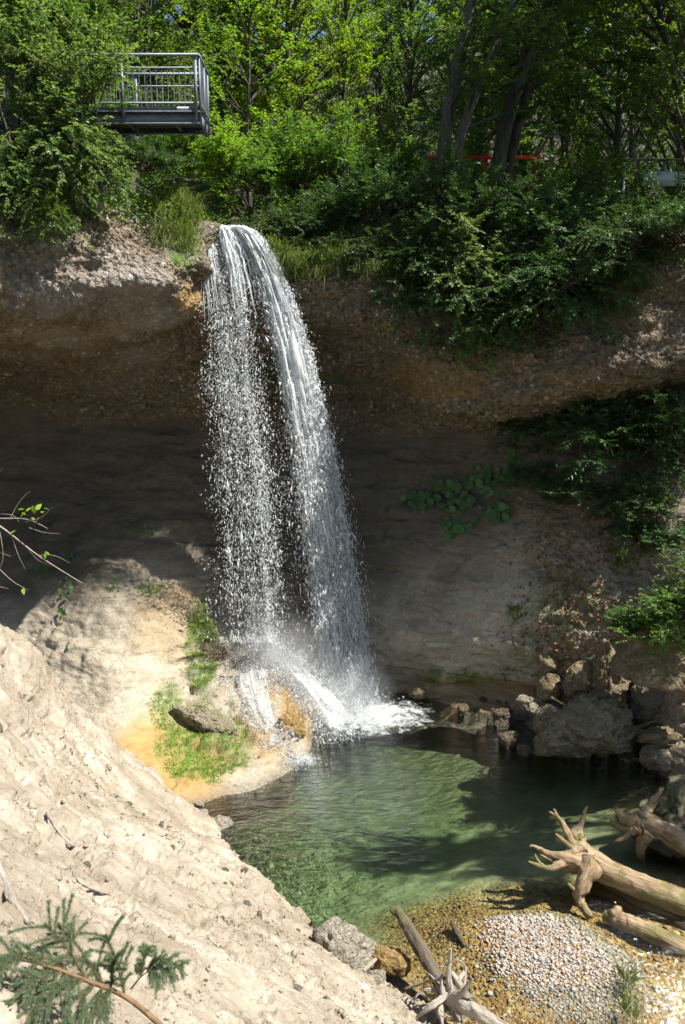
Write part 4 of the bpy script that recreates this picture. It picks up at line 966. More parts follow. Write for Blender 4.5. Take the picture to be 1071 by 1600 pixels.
tag(link('loose_gravel', mesh_np('loose_gravel', v, f, MAT['pebble_dry'], True, {'rnd': ('FLOAT', r)}), gbar), kind='stuff')
pv, pf = ICO[2]
pm = [mesh_np('pebble', pv*(1+.16*fbm(pv*1.5+k*3, 3, k)[:, None])*np.array([.5, .4, .28]), pf, MAT['pebble_dry'], True, {'rnd': ('FLOAT', np.full(len(pv), k/5))}) for k in range(5)]
g = np.random.default_rng(77)
for k in range(120):
    q = None
    while q is None: q = bar_region(g)
    o = link('pebble', pm[k % 5], gbar, (q[0], q[1], float(bed_z(q[:1], q[1:])[0])+.03)); s = .04+.06*g.random()**3; o.scale = (s, s, s); o.rotation_euler = (g.normal(0, .3), g.normal(0, .3), g.random()*6.28)
v, f, r = pebbles(8500, shallow, (.026, .45), 503)
tag(link('submerged_gravel', mesh_np('submerged_gravel', v, f, MAT['pebble_wet'], True, {'rnd': ('FLOAT', r)})), 'ochre gravel under the shallow water round the bar', 'gravel', kind='stuff')

# ------------------------------------------------------------------ clods and stones on the bank
g = np.random.default_rng(91)
sel = np.where((BPX > -40) & (BPX < 760) & (BPY > 930) & (BPY < 1640) & (VB < 6.6))[0]
wgt = (.12+rough[sel])*np.hypot(B1[sel, 1], 1)**1.0; wgt /= wgt.sum()
def clod_mesh(k):
    q = pv.copy(); r_ = np.random.default_rng(700+k)
    for _ in range(11):
        n_ = unit(r_.normal(0, 1, 3)); d_ = .45+.35*r_.random(); t_ = q@n_; q -= np.where(t_ > d_, t_-d_, 0)[:, None]*n_
    return mesh_np('clod', q*(1+.25*fbm(pv*2.4+k*5, 3, 60+k)[:, None])*np.array([.55, .43, .36]), pf, MAT['bank'], False)
clm = [clod_mesh(k) for k in range(8)]; stm = [clod_mesh(20+k) for k in range(4)]
for q_, mm_ in zip(stm, ('rock_grey', 'rock_brown', 'rock_pale', 'rock_grey')): q_.materials[0] = MAT[mm_]
for j, k in enumerate(g.choice(sel, 260, replace=False, p=wgt)):
    s = .05+.13*g.random()**3; o = link('clod' if j % 4 else 'stone', clm[j % 8] if j % 4 else stm[j//4 % 4], bank, B1[k]+BN0[k]*s*.02); o.scale = (s, s*(.7+.5*g.random()), s); o.rotation_euler = tuple(g.random(3)*6.28)
V0, F0 = OCT; ii = g.choice(sel, 6000, p=wgt); n = len(ii)
s = .009*np.exp(g.normal(0, .55, n)); s = np.clip(s, .004, .04)
V = V0[None]*(1+.32*g.normal(0, 1, (n, len(V0), 1)))*s[:, None, None]*np.array([1, .8, .7])+(B1[ii]+BN0[ii]*(s*.2)[:, None])[:, None]
tag(link('crumbs', mesh_np('crumbs', V.reshape(-1, 3), (F0[None]+(np.arange(n)*len(V0))[:, None, None]).reshape(-1, 3), MAT['bank'], False), bank), kind='stuff')

# ------------------------------------------------------------------ driftwood
def wood(P, r, n=16, noise=.15, seed=1, rings=36):
    Pm = smooth_path(P, rings); rr = np.interp(np.linspace(0, 1, rings), np.linspace(0, 1, len(r)), r)
    V, Fq = tube(Pm, rr, n, True, noise, seed)
    ang = np.linspace(0, 2*np.pi, n, endpoint=False); ln = np.concatenate([[0], np.cumsum(np.linalg.norm(np.diff(Pm, axis=0), axis=1))])
    G_ = np.stack([np.repeat(np.cos(ang)[None], rings, 0)*rr[:, None].clip(.05), np.repeat(np.sin(ang)[None], rings, 0)*rr[:, None].clip(.05), np.repeat(ln[:, None], n, 1), np.ones((rings, n))], -1).reshape(-1, 4)
    G_ = np.concatenate([G_, [[0, 0, 0, 1], [0, 0, ln[-1], 1]]]); G_[:, :3] += seed*1.7
    return V, fix(Fq), {'grain': ('FLOAT_COLOR', G_)}
def log(label, base, path, radii, mat, seed, roots=(), name='log', group='driftwood logs on the right shore', noise=.14, cat='log'):
    base = np.asarray(base); t = thing(name, label, cat, base, group)
    V, Fc, A_ = wood(np.asarray(path)-base, radii, 30, noise, seed, 80); link('trunk', mesh_np('log_trunk', V, Fc, MAT[mat], True, A_), t)
    for k, (rp, rad) in enumerate(roots):
        rp = np.asarray(rp, float)-base; jr = np.random.default_rng(seed+k)
        if len(rp) > 2: rp[1:-1] += jr.normal(0, .03, rp[1:-1].shape)
        V, Fc, A_ = wood(rp, rad, 12, .55, seed+k+1, 28)
        ro = link('root', mesh_np('root', V, Fc, MAT[mat], True, A_), t)
        if rad[0] > .09:            # splintered ends
            for q in range(2):
                e = rp[-1]+(rp[-1]-rp[-2])*.25+jr.normal(0, .07, 3); V, Fc, A_ = wood([rp[-2]*.5+rp[-1]*.5, (rp[-1]+e)/2+jr.normal(0, .02, 3), e], [rad[-2]*.7, rad[-2]*.45, .006], 8, .5, seed+k+q+30, 12)
                link('splinter', mesh_np('splinter', V, Fc, MAT[mat], True, A_), ro)
    return t
A0 = at(898, 1340, 11.9); A1 = at(985, 1378, 11.4); A2 = at(1071, 1412, 11.0); A3 = at(1260, 1490, 10.4)
tip = lambda px, py, Yd: at(px, py, Yd)
log('pale driftwood log with a spread of broken roots pointing left', (A1[0], A1[1], 0),
    [at(886, 1330, 12.0), at(915, 1345, 11.85), A1, A2, A3], [.17, .27, .185, .185, .20, .21], 'log', 401, [
    ([at(915, 1338, 11.8), at(903, 1310, 11.9), at(910, 1285, 12.0), at(914, 1272, 12.05)], [.16, .13, .05, .015]),
    ([at(900, 1325, 11.8), at(890, 1305, 11.8), at(878, 1288, 11.9), at(867, 1270, 11.9)], [.10, .06, .045, .02]),
    ([at(896, 1330, 11.7), at(884, 1318, 11.7), at(868, 1303, 11.8)], [.08, .04, .025]),
    ([at(910, 1345, 11.7), at(885, 1340, 11.6), at(858, 1335, 11.6), at(836, 1322, 11.7)], [.17, .10, .05, .02]),
    ([at(910, 1350, 11.7), at(885, 1347, 11.5), at(862, 1350, 11.5), at(838, 1354, 11.5)], [.16, .09, .055, .02]),
    ([at(905, 1350, 11.7), at(880, 1352, 11.7), at(858, 1343, 11.8)], [.12, .06, .02]),
    ([at(925, 1350, 11.6), at(915, 1375, 11.4), at(908, 1400, 11.3), at(915, 1428, 11.15)], [.20, .12, .09, .02]),
    ([at(912, 1365, 11.5), at(900, 1378, 11.4), at(888, 1380, 11.4)], [.08, .04, .015]),
    ([at(908, 1322, 11.8), at(893, 1330, 11.7), at(880, 1345, 11.7)], [.12, .08, .03]),
    ])
log('shaded driftwood log with a frayed stump end resting on the large block', tuple(at(1030, 1300, 12.6)*np.array([1, 1, 0])),
    [at(975, 1282, 12.9), at(1000, 1285, 12.8), at(1040, 1300, 12.5), at(1080, 1325, 12.2), at(1250, 1420, 11.4)], [.12, .22, .18, .18, .2], 'log', 420, [
    ([at(995, 1282, 12.7), at(978, 1275, 12.7), at(966, 1270, 12.7)], [.14, .09, .03]),
    ([at(995, 1290, 12.7), at(975, 1295, 12.6), at(958, 1286, 12.7)], [.10, .05, .02]),
    ([at(1000, 1292, 12.6), at(980, 1302, 12.6), at(972, 1314, 12.6)], [.12, .07, .025]),
    ([at(1005, 1280, 12.7), at(1012, 1262, 12.8), at(1026, 1245, 12.9)], [.12, .1, .05]),
    ([at(1015, 1300, 12.5), at(1008, 1320, 12.5), at(1002, 1342, 12.5)], [.12, .08, .04])])
log('dark wet log lying low under the pale rooted log', tuple(at(1000, 1410, 11.3)*np.array([1, 1, 0])),
    [at(915, 1375, 12.0), at(960, 1395, 11.6), at(1030, 1425, 11.1), at(1220, 1500, 10.3)], [.13, .15, .155, .16], 'log_dark', 430)
log('short pale log with a split end, lowest of the driftwood logs', tuple(at(1000, 1450, 10.7)*np.array([1, 1, 0])),
    [at(945, 1432, 11.0), at(975, 1440, 10.8), at(1030, 1463, 10.5), at(1200, 1540, 9.8)], [.08, .13, .125, .13], 'log', 440, [
    ([at(955, 1434, 10.9), at(968, 1426, 10.9), at(962, 1418, 11.0)], [.09, .07, .02])])
log('mossy rotten post leaning out of the shallow water', tuple(at(680, 1520, 9.6)*np.array([1, 1, 0])),
    [at(620, 1418, 10.35), at(630, 1436, 10.2), at(650, 1470, 9.95), at(690, 1540, 9.45)], [.04, .075, .09, .095], 'log_dark', 450, [
    ([at(628, 1432, 10.2), at(622, 1422, 10.3), at(617, 1415, 10.35)], [.06, .05, .01])], name='wooden_post', group='driftwood in the near shallows', noise=.25)
log('thin dark stick lying under the shallow water', at_z(716, 1460, -.05), [at_z(706, 1440, -.02), at_z(715, 1458, -.04), at_z(727, 1478, -.06)], [.03, .04, .025], 'log_dark', 455, name='stick', group='driftwood in the near shallows', cat='stick')
# grey root stump at the bottom of the picture
sb = at(705, 1560, 8.9); st = []
g = np.random.default_rng(5)
for tgt, r0 in [((707, 1482, 9.0), .05), ((700, 1500, 8.95), .05), ((690, 1520, 8.9), .045), ((740, 1525, 8.7), .06), ((752, 1555, 8.6), .05), ((665, 1575, 8.8), .06), ((648, 1590, 8.7), .05), ((720, 1595, 8.5), .06), ((725, 1510, 9.1), .04), ((693, 1600, 8.5), .06), ((664, 1545, 8.9), .045), ((738, 1580, 8.5), .05)]:
    e = at(*tgt); m = (sb+e)/2+g.normal(0, .07, 3); st.append(([sb+g.normal(0, .04, 3), m, e+g.normal(0, .03, 3)], [r0*1.2, r0*.8, .012]))
for k in range(26):
    e = sb+unit(g.normal(0, 1, 3))*np.array([.55, .4, .6])*(.5+.6*g.random()); m = (sb+e)/2+g.normal(0, .1, 3); st.append(([sb+g.normal(0, .08, 3), m, e], [.02, .014, .004]))
log('grey weathered root stump with tangled roots at the bottom edge', sb, [sb+np.array([-.1, .1, .1]), sb, at(760, 1590, 8.4), at(860, 1660, 7.8)], [.08, .12, .085, .09], 'log_grey', 460, st, name='root_stump', group='driftwood in the near shallows', noise=.3, cat='stump')
log('straight pale stick leaning on the grey root stump', at(660, 1535, 9.1), [at(634, 1545, 9.2), at(680, 1531, 9.0), at(718, 1530, 8.9)], [.015, .018, .012], 'log_grey', 470, name='stick', group='driftwood in the near shallows', cat='stick')
log('short pale stick leaning against the big pale clay boulder', at(578, 1508, 9.6), [at(568, 1518, 9.5), at(588, 1498, 9.7)], [.028, .02], 'log_grey', 471, name='stick', group='driftwood in the near shallows', cat='stick')
log('pale stick lying across the tilted slab by the big boulder', at(880, 1100, 17.0), [at(862, 1090, 16.9), at(892, 1107, 16.4)], [.025, .018], 'log', 472, name='stick', group='sticks on the right shore', cat='stick')
g = np.random.default_rng(8)
for k, lb in enumerate(['thin driftwood twig, uppermost in the pile right of the big boulder', 'driftwood twig lying flat in the pile right of the big boulder', 'crooked driftwood twig in the pile right of the big boulder', 'short driftwood twig at the front of the twig pile', 'long driftwood twig pointing right in the twig pile', 'pale driftwood twig at the back of the twig pile', 'driftwood twig touching the big boulder', 'dark driftwood twig at the right end of the twig pile']):
    a = (985+8*k % 60, 1132+4*k, 15.7); p = at(*a); d = np.array([.55+.3*g.random(), g.normal(0, .3), g.normal(.02, .06)])
    log(lb, p, [p-d*.7, p+g.normal(0, .06, 3), p+d*.7], [.03, .026, .012], 'log' if k % 2 else 'log_dark', 480+k, name='twig', group='driftwood twigs by the big boulder', cat='twig')
# roots and sticks on the bank
for px, py, pts, r, lb in [(20, 1390, [(-5, 1345), (8, 1375), (25, 1410), (48, 1442)], .035, 'pale root running down the bank at the left edge'), (110, 1318, [(75, 1272), (105, 1318), (135, 1322), (155, 1318)], .022, 'curved root breaking the bank surface in the upper middle'),
   (150, 1390, [(112, 1352), (128, 1375), (150, 1393), (172, 1396)], .02, 'root in a bank crack below the curved root'), (340, 1475, [(325, 1462), (340, 1474), (355, 1480)], .008, 'thin pale stick lying on the middle of the bank')]:
    P = [on_bank(a, b)[0]+np.array([0, -.01, .015]) for a, b in pts]
    log(lb, P[0], P, [r*.8, r, r*.8, r*.4], 'log_grey', int(px)+600, name='root', group='roots on the bank', noise=.3, cat='root')

# ------------------------------------------------------------------ waterfall
g = np.random.default_rng(1234)
wf = thing('waterfall', 'white waterfall leaping from the rock lip into the pool', 'waterfall', tuple(at_z(560, 1105, 0)))
WO = np.array(wf.location)
LZ = 10.92
def traj(u, T):
    """u 0..1 across the lip (left to right), T seconds since the lip"""
    x0 = np.interp(u, [0, .25, .32, 1], [-3.17, -2.95, -2.80, -2.22]); vx = np.interp(u, [0, .3, .58, .66, 1], [.12, .78, 1.12, 1.45, 2.0])
    z0 = LZ-.10*np.interp(u, [0, .25, .33, 1], [3.2, 2.2, .2, .3]); y0 = 19.16+.22*u
    return np.stack([x0+vx*T, y0-(.85-.45*u)*T, z0-.15*T-4.905*T*T], -1)
def drops(pos, dirv, ln, w):
    """elongated four-faced drops"""
    n = len(pos); a = unit(dirv); b = unit(np.cross(a, np.array([.3, 1, .2]))); c = np.cross(a, b)
    ph = g.random(n)[:, None]*6.28; e0 = b*np.cos(ph)+c*np.sin(ph); e1 = b*np.cos(ph+1.9)+c*np.sin(ph+1.9); w = w[:, None]*1.25; ln = ln[:, None]
    V = np.stack([pos-a*ln*.5-e0*w*.5, pos+a*ln*.5-e0*w*.5, pos+e0*w+a*ln*.08, pos+e1*w-a*ln*.08], 1).reshape(-1, 3)
    i = np.arange(n)[:, None]*4
    return V, np.concatenate([i+np.array([q]) for q in ([0, 1, 2], [0, 3, 1], [0, 2, 3], [1, 3, 2])])
def endT(u):  # where the water meets rock (left) or pool (right)
    zhit = np.interp(u, [0, .3, .55, .65, 1], [2.0, 1.7, 1.0, .05, 0.02]); return np.sqrt((LZ-.1-zhit)/4.905)-.015
def make_drops(n, ulo, uhi, tp, spread, size, shape=1.0, lf=1.0, rope=0.0):
    nc = n//(110 if rope else 45)
    cu = ulo+(uhi-ulo)*(g.random(nc) if shape == 1.0 else (g.random(nc)+g.random(nc)+g.random(nc))/3); ct = g.random(nc)**tp      # clusters of drops falling together
    k = g.integers(0, nc, n)
    u = np.clip(cu[k]+g.normal(0, rope or .035, n), -.06, 1.08); T = endT(u)*np.clip(ct[k]+g.normal(0, .075 if rope else .03, n), .02, 1)
    P = traj(u, T); V = traj(u, T+.01)-P
    sp = spread*(.12+T/1.4)
    P = P+np.stack([g.normal(0, .10, n)*sp, g.normal(0, .16, n)*sp, g.normal(0, .08, n)*sp], -1)
    w = size*np.exp(g.normal(0, .5, n)); ln = w*(2+7*lf*g.random(n))*(.6+.6*T)
    return drops(P, V+g.normal(0, .02, V.shape), ln, w)
def add(nm, parts, mat='drops', shade=True):
    V, Fc = merge(parts); o = link(nm, mesh_np(nm, V-WO, Fc, MAT[mat], shade), wf); tag(o, kind='stuff'); return o
add('falling_drops', [make_drops(9000, -.02, .62, .62, 1.0, .0046, 2.0, .7), make_drops(18000, .02, .58, .7, .55, .0054, 2.0, 1.0, .012), make_drops(4000, .0, .6, .8, .9, .0065, 1.0, .6)])
add('falling_spray', [make_drops(36000, .64, 1.0, .62, .75, .0072), make_drops(32000, .66, .99, .80, .6, .0088, 1.0, .9, .014), make_drops(8000, .8, 1.06, .6, 1.6, .005)])
# unbroken threads just below the lip
S = []
us = np.concatenate([.02+.2*g.random(55), .3+.68*g.random(190)])
for u in us:
    t1 = endT(u)*(.12+.33*g.random()); t0_ = endT(u)*.12*g.random()**2
    T = np.linspace(t0_, t1, 12); uu = np.clip(u+np.cumsum(g.normal(0, .004, 12)), 0, 1.02); P = traj(uu, T)+g.normal(0, .012, (12, 3)); P[:, 1] += g.normal(0, .05)
    S.append((P, (.008+.016*g.random())*np.sin(np.linspace(.5, 3.0, 12))))
V, Fq = tubes_fast(np.array([a for a, b in S]), np.array([b for a, b in S]), 5)
o = link('water_threads', mesh_np('water_threads', V-WO, Fq, MAT['drops']), wf); tag(o, kind='stuff')
# dense sheets with torn gaps
def sheet(nm, ulo, uhi, tlo, thi, foamf, yoff, nu=110, nv=170, mat='curtain', bulge=.1):
    uu = np.linspace(0, 1, nu)[:, None]; vv = np.linspace(0, 1, nv)[None]
    u = ulo+(uhi-ulo)*uu+0*vv; T = (tlo+(thi-tlo)*vv**.75)*endT(u)
    P = traj(u, T); q = np.stack([u*6, T*3, 0*T], -1)
    nz = fbm(q.reshape(-1, 3)+yoff*10, 4, 7).reshape(nu, nv)
    P[..., 1] += yoff+bulge*nz*(.3+T)+.15*fbm(np.stack([u*46, T*8, 0*T+yoff*9], -1).reshape(-1, 3), 3, 17).reshape(nu, nv); P[..., 0] += .05*nz*T
    fo = foamf(uu+0*vv, vv+0*uu)
    flow = np.stack([u*1.0, T*1.0+0*u, u*0, u*0+1], -1)
    o = link(nm, mesh_np(nm, P.reshape(-1, 3)-WO, grid_faces(nu, nv), MAT[mat], True, {'foam': ('FLOAT', fo.ravel()), 'flow': ('FLOAT_COLOR', flow.reshape(-1, 4))}), wf); tag(o, kind='stuff')
edge = lambda u: np.clip(np.minimum(u, 1-u)*3.2, 0, 1)
for yo in (.06, -.04, -.14): sheet('water_curtain', .62, 1.03, .02, 1.0, lambda u, v: .24+.50*edge(u)*(1-.62*v)+.06*np.exp(-((u-.25)/.2)**2), yo)
for yo in (.08, -.1): sheet('water_curtain', .0, .6, .05, .97, lambda u, v: .20+.20*np.exp(-((u-.5)/.22)**2)-.04*v, yo, 80)
sheet('water_curtain', -.02, .24, .02, .5, lambda u, v: .04+.62*edge(u)*(1-v*1.05), -.02, 60)
sheet('water_curtain', .28, .66, .0, .6, lambda u, v: .04+.52*edge(u)*(1-v*1.1), -.03, 70)
# splash where it lands
def splash(c, n, sx, up, size):
    c = np.asarray(c); a = g.random(n)*6.28; r = np.abs(g.normal(0, 1, n)); e = g.random(n)
    P = c+np.stack([np.cos(a)*r*sx[0], np.sin(a)*r*sx[1], up*e**2*np.exp(-.5*r)*(.4+g.random(n))], -1)
    d = P-c+np.array([0, 0, .3]); w = size*np.exp(g.normal(0, .5, n))
    return drops(P, d, w*(1.2+2*g.random(n)), w)
add('splash_spray', [splash(at(420, 1045, 18.2), 9000, (.38, .3), 1.5, .0055), splash(at(470, 1085, 17.8), 8000, (.5, .3), .9, .006), splash(at_z(548, 1108, 0), 10000, (.5, .32), 1.1, .0065),
    splash(at(400, 1020, 18.3), 4500, (.4, .3), 2.2, .004), splash(at(440, 1150, 16.5), 3000, (.22, .25), .3, .006), splash(at_z(465, 1190, 0), 3000, (.25, .15), .15, .006)])
def mist_mat():
    m = NM('mist'); v = m.objc(); r = m.n('ShaderNodeVectorMath', {0: v}, operation='LENGTH').outputs['Value']
    f = m.math('POWER', m.math('SUBTRACT', 1.0, m.math('MINIMUM', r, 1.0)), 1.5)
    d = m.math('MULTIPLY', f, m.ramp(m.noise(v, 1.6, 3).outputs['Fac'], [(.3, (.25, .25, .25)), (.7, (1, 1, 1))]))
    pv_ = m.n('ShaderNodeVolumePrincipled', {'Color': (.97, .98, 1, 1), 'Density': m.math('MULTIPLY', d, 1.5), 'Anisotropy': .2}).outputs[0]
    m.t.links.new(pv_, m.out.inputs['Volume']); MAT['mist'] = m.m
mist_mat()
for c, sc_ in [(at(445, 1030, 18.0), (1.5, .9, 1.3)), (at(545, 1075, 18.0), (1.2, .8, 1.1))]:
    o = link('mist', mesh_np('mist', ICO[3][0], ICO[3][1], MAT['mist']), wf, c-WO); o.scale = sc_; tag(o, kind='stuff')
def cascade(nm, rows, foamc, su=14, sv=26, mat='curtain', rough_=.06):
    C = np.array([[at(*q) for q in row] for row in rows]); Gc = spline_grid(C, [su]*(len(rows)-1), [sv]*(len(rows[0])-1)); nu, nv = Gc.shape[:2]
    nz = fbm(Gc.reshape(-1, 3)*np.array([5, 5, 3]), 4, 66).reshape(nu, nv); Gc = Gc+np.array([0, -1, .8])*(rough_*1.6*nz)[..., None]
    uu = np.linspace(0, 1, nu)[:, None]+np.zeros((1, nv)); vv = np.linspace(0, 1, nv)[None]+np.zeros((nu, 1))
    fo = foamc*edge(uu)*np.clip((1-vv)*6, 0, 1)*np.clip(vv*5+.35, 0, 1)
    flow = np.stack([uu*.5, vv*.6, uu*0, uu*0+1], -1)
    o = link(nm, mesh_np(nm, Gc.reshape(-1, 3)-WO, grid_faces(nu, nv), MAT[mat], True, {'foam': ('FLOAT', fo.ravel()), 'flow': ('FLOAT_COLOR', flow.reshape(-1, 4))}), wf); tag(o, kind='stuff')
cascade('cascade', [[(345, 1062, 17.75), (350, 1085, 17.2), (372, 1108, 16.65), (400, 1150, 16.05), (438, 1205, 15.25)], [(392, 1032, 18.1), (398, 1070, 17.3), (408, 1105, 16.65), (430, 1155, 15.95), (460, 1206, 15.2)], [(440, 1030, 18.0), (440, 1060, 17.5), (436, 1095, 16.75), (452, 1145, 16.05), (482, 1195, 15.45)]], .60, 24)
cascade('cascade', [[(415, 1025, 18.2), (440, 1055, 17.6), (462, 1085, 17.15), (482, 1122, 16.8), (500, 1168, 16.3)], [(450, 1028, 18.2), (478, 1058, 17.7), (505, 1088, 17.35), (528, 1120, 17.1), (545, 1155, 16.6)], [(475, 1035, 18.4), (512, 1065, 18.1), (542, 1090, 17.9), (560, 1112, 17.6), (575, 1135, 17.1)]], .58, 24)
def on_quad(q, n, size):
    C = np.array([[at(*p) for p in row] for row in q]); Gq = spline_grid(C, [16]*(len(q)-1), [24]*(len(q[0])-1)); k = Gq.reshape(-1, 3)[g.integers(0, Gq.shape[0]*Gq.shape[1], n)]
    P = k+np.stack([g.normal(0, .06, n), -np.abs(g.normal(0, .07, n)), np.abs(g.normal(0, .09, n))], -1); w = size*np.exp(g.normal(0, .5, n))
    return drops(P, g.normal(0, .5, (n, 3))+np.array([.3, -.3, -.8]), w*(1+2*g.random(n)), w)
add('cascade_spray', [on_quad([[(345, 1058, 17.75), (372, 1108, 16.65), (400, 1150, 16.05), (438, 1208, 15.25)], [(440, 1020, 18.1), (436, 1095, 16.75), (455, 1145, 16.05), (488, 1192, 15.45)]], 9000, .0062),
    on_quad([[(410, 1020, 18.2), (455, 1085, 17.1), (482, 1122, 16.8), (500, 1172, 16.3)], [(480, 1025, 18.4), (545, 1085, 17.9), (580, 1112, 17.6), (610, 1140, 17.0)]], 10000, .0068)])
# foam spreading over the pool
uu, vv = np.meshgrid(np.linspace(-1, 1, 60), np.linspace(-1, 1, 60), indexing='ij')
fc = at_z(575, 1118, 0); fx = fc[0]+uu*2.1+.1; fy = fc[1]-.15+vv*1.4
rr = np.sqrt(((uu+.1)*1.0)**2+((vv-.1)*1.0)**2); fo = .36+.46*np.clip(1.0-rr, 0, 1)-.4*smooth(.75, 1.0, rr)
fz = .03+.06*np.exp(-(rr*2)**2)*(1+fbm(np.stack([fx, fy, fx*0], -1).reshape(-1, 3)*4, 3, 3).reshape(fx.shape))
foam = link('foam', mesh_np('foam', np.stack([fx, fy, fz], -1).reshape(-1, 3)-WO, grid_faces(60, 60), MAT['foam'], True, {'foam': ('FLOAT', fo.ravel()), 'flow': ('FLOAT_COLOR', np.stack([fx, fy, fx*0, fx*0+1], -1).reshape(-1, 4))}), wf); tag(foam, kind='stuff')

# ------------------------------------------------------------------ viewing platform
pf0 = at(312, 174, 17.5); XR, ZD = float(pf0[0]), float(pf0[2])
plat = thing('viewing_platform', 'grey steel viewing platform with railing jutting out above the falls', 'platform', (XR, 17.5, ZD))
def pbox(nm, x0, x1, y0, y1, z0, z1, m='galvanised', par=None):
    v, f = box(x0, x1, y0, y1, z0, z1); o = link(nm, mesh_np(nm, v, f, MAT[m], False), par or plat); return o
XL = -4.6; DP = 1.15        # length to the left, depth to the back
pbox('deck', XL, -.02, .05, DP-.05, -.02, .02, 'grating')
for yy in (0, DP):
    zl = -.22 if yy == 0 else -.13
    pbox('beam_web', XL, 0, yy-.008+.03, yy+.008+.03, zl, -.02)
    pbox('beam_flange', XL, 0.012, yy-.06, yy+.05, zl-.015, zl-.001); pbox('beam_flange', XL, 0.012, yy-.06, yy+.05, -.019, -.005)
pbox('end_beam', -.012, .004, .1, DP-.1, -.22, -.02)
for k in range(5): pbox('cross_beam', -.6-k*.95, -.54-k*.95, .06, DP-.06, -.11, -.04)
pbox('edge_board', XL, .0, -.005+.05, .06, .021, .10)
HR = 1.0
for yy in (0.0, DP):
    for xx in (-.05, -1.48, -2.91, -4.34): pbox('post', xx-.03, xx+.03, yy-.075, yy-.045, -.2, HR-.02)
    pbox('handrail', XL, .02, yy-.085, yy-.035, HR-.02, HR+.025)
    pbox('lower_rail', XL, .0, yy-.07, yy-.05, .12, .155); pbox('upper_rail', XL, .0, yy-.07, yy-.05, HR-.24, HR-.215)
    for k in range(40):
        xx = -.14-k*.112
        if min(abs(xx-q) for q in (-.05, -1.48, -2.91, -4.34)) < .05: continue
        v, f = tube([[xx, yy-.06, .155], [xx, yy-.06, HR-.24]], .008, 6, False); link('baluster', mesh_np('baluster', v, f, MAT['galvanised'], True), plat)
pbox('handrail', .0, .045, -.03, DP-.09, HR-.02, HR+.025); pbox('lower_rail', .012, .03, 0, DP-.1, .12, .155)
for yy in (.03, DP/2, DP-.12): pbox('post', .0, .035, yy-.03, yy+.03, -.2, HR-.021)
for k in range(8):
    v, f = tube([[.02, .14+k*.115, .155], [.02, .14+k*.115, HR-.02]], .008, 6, False); link('baluster', mesh_np('baluster', v, f, MAT['galvanised'], True), plat)
for xx in (-2.2, -3.9): pbox('support', xx-.07, xx+.07, DP-.5, DP-.36, -2.6, -.13)

# ------------------------------------------------------------------ roadside rails
rp = on_plateau(760, 25.8); rr_ = thing('barrier', 'red and white striped barrier rail among the leaning trunks', 'barrier', tuple(rp))
rr_['label'] = 'bright red barrier rail glimpsed between the leaning trunks'
zb = at(760, 246, 25.8)[2]-rp[2]
for x0, x1 in [(at(668, 246, 25.8)[0], at(845, 246, 25.8)[0])]:
    pbox('rail', x0-rp[0], x1-rp[0], -.03, .03, zb-.05, zb+.05, 'red_paint', rr_)
for px in (688, 760, 838):
    xx = at(px, 246, 25.8)[0]-rp[0]; pbox('post', xx-.06, xx+.06, .031, .12, -.2, zb+.1, 'red_paint', rr_)
rp = on_plateau(1040, 24.5); ra = thing('railing', 'pale metal bridge railing at the right edge behind the shrubs', 'railing', tuple(rp))
zt = at(1040, 268, 24.5)[2]-rp[2]; x0 = at(1006, 268, 24.5)[0]-rp[0]; x1 = x0+4.5
pbox('panel', x0, x1, 0, .03, zt-.38, zt, 'pale_metal', ra); pbox('handrail', x0-.6, x1, -.03, .06, zt+.30, zt+.34, 'galvanised', ra)
for k in range(5): pbox('post', x0-.55+k*1.1, x0-.48+k*1.1, .031, .09, -.3, zt+.3, 'galvanised', ra)

# ------------------------------------------------------------------ low vegetation
def on_surface_leaves(P, N, n_each, rad, leaf, asp, gg, lift=.1, upb=.6):
    k = len(P); pos = P[:, None]+gg.normal(0, rad, (k, n_each, 3))*np.array([1, 1, .5]); pos[..., 2] += lift*gg.random((k, n_each)); pos = pos.reshape(-1, 3)
    ax = unit(gg.normal(0, 1, pos.shape)*np.array([1, 1, .4])); nr = unit(np.array([0, 0, upb])+gg.normal(0, .4, pos.shape)+np.repeat(N, n_each, 0)*.5)
    return leaves(pos, ax, nr, leaf*(.6+.7*gg.random(len(pos))), asp, gg)
def blades(P, n_each, ln, gg, rad=.06, w=.012, fall=.5, bias=(0, -.3, 0)):
    k = len(P); b = (P[:, None]+gg.normal(0, rad, (k, n_each, 3))*np.array([1, 1, .2])).reshape(-1, 3); n = len(b)
    d = unit(gg.normal(0, .5, (n, 3))+np.array([0, 0, 1.0])+np.array(bias)); l = ln*(.5+.8*gg.random(n))[:, None]
    m = b+d*l*.55; e = b+d*l*.8+unit(d*np.array([1, 1, 0])+np.array(bias)*.8+1e-6)*l*.45-np.array([0, 0, 1])*l*fall*gg.random((n, 1))
    s = unit(np.cross(d, np.array([.2, 1, .1])))*w
    V = np.stack([b-s, b+s, m+s*.8, m-s*.8, e], 1).reshape(-1, 3); i = np.arange(n)[:, None]*5
    Fc = np.concatenate([i+np.array([[0, 1, 2]]), i+np.array([[0, 2, 3]]), i+np.array([[3, 2, 4]])])
    return V, Fc, np.repeat(gg.random(n), 5)
def stuff(nm, lv, mat, label, cat):
    o = link(nm, mesh_np(nm, lv[0], lv[1], MAT[mat], False, {'rnd': ('FLOAT', lv[2])})); tag(o, label, cat, kind='stuff'); return o
gg = np.random.default_rng(31)
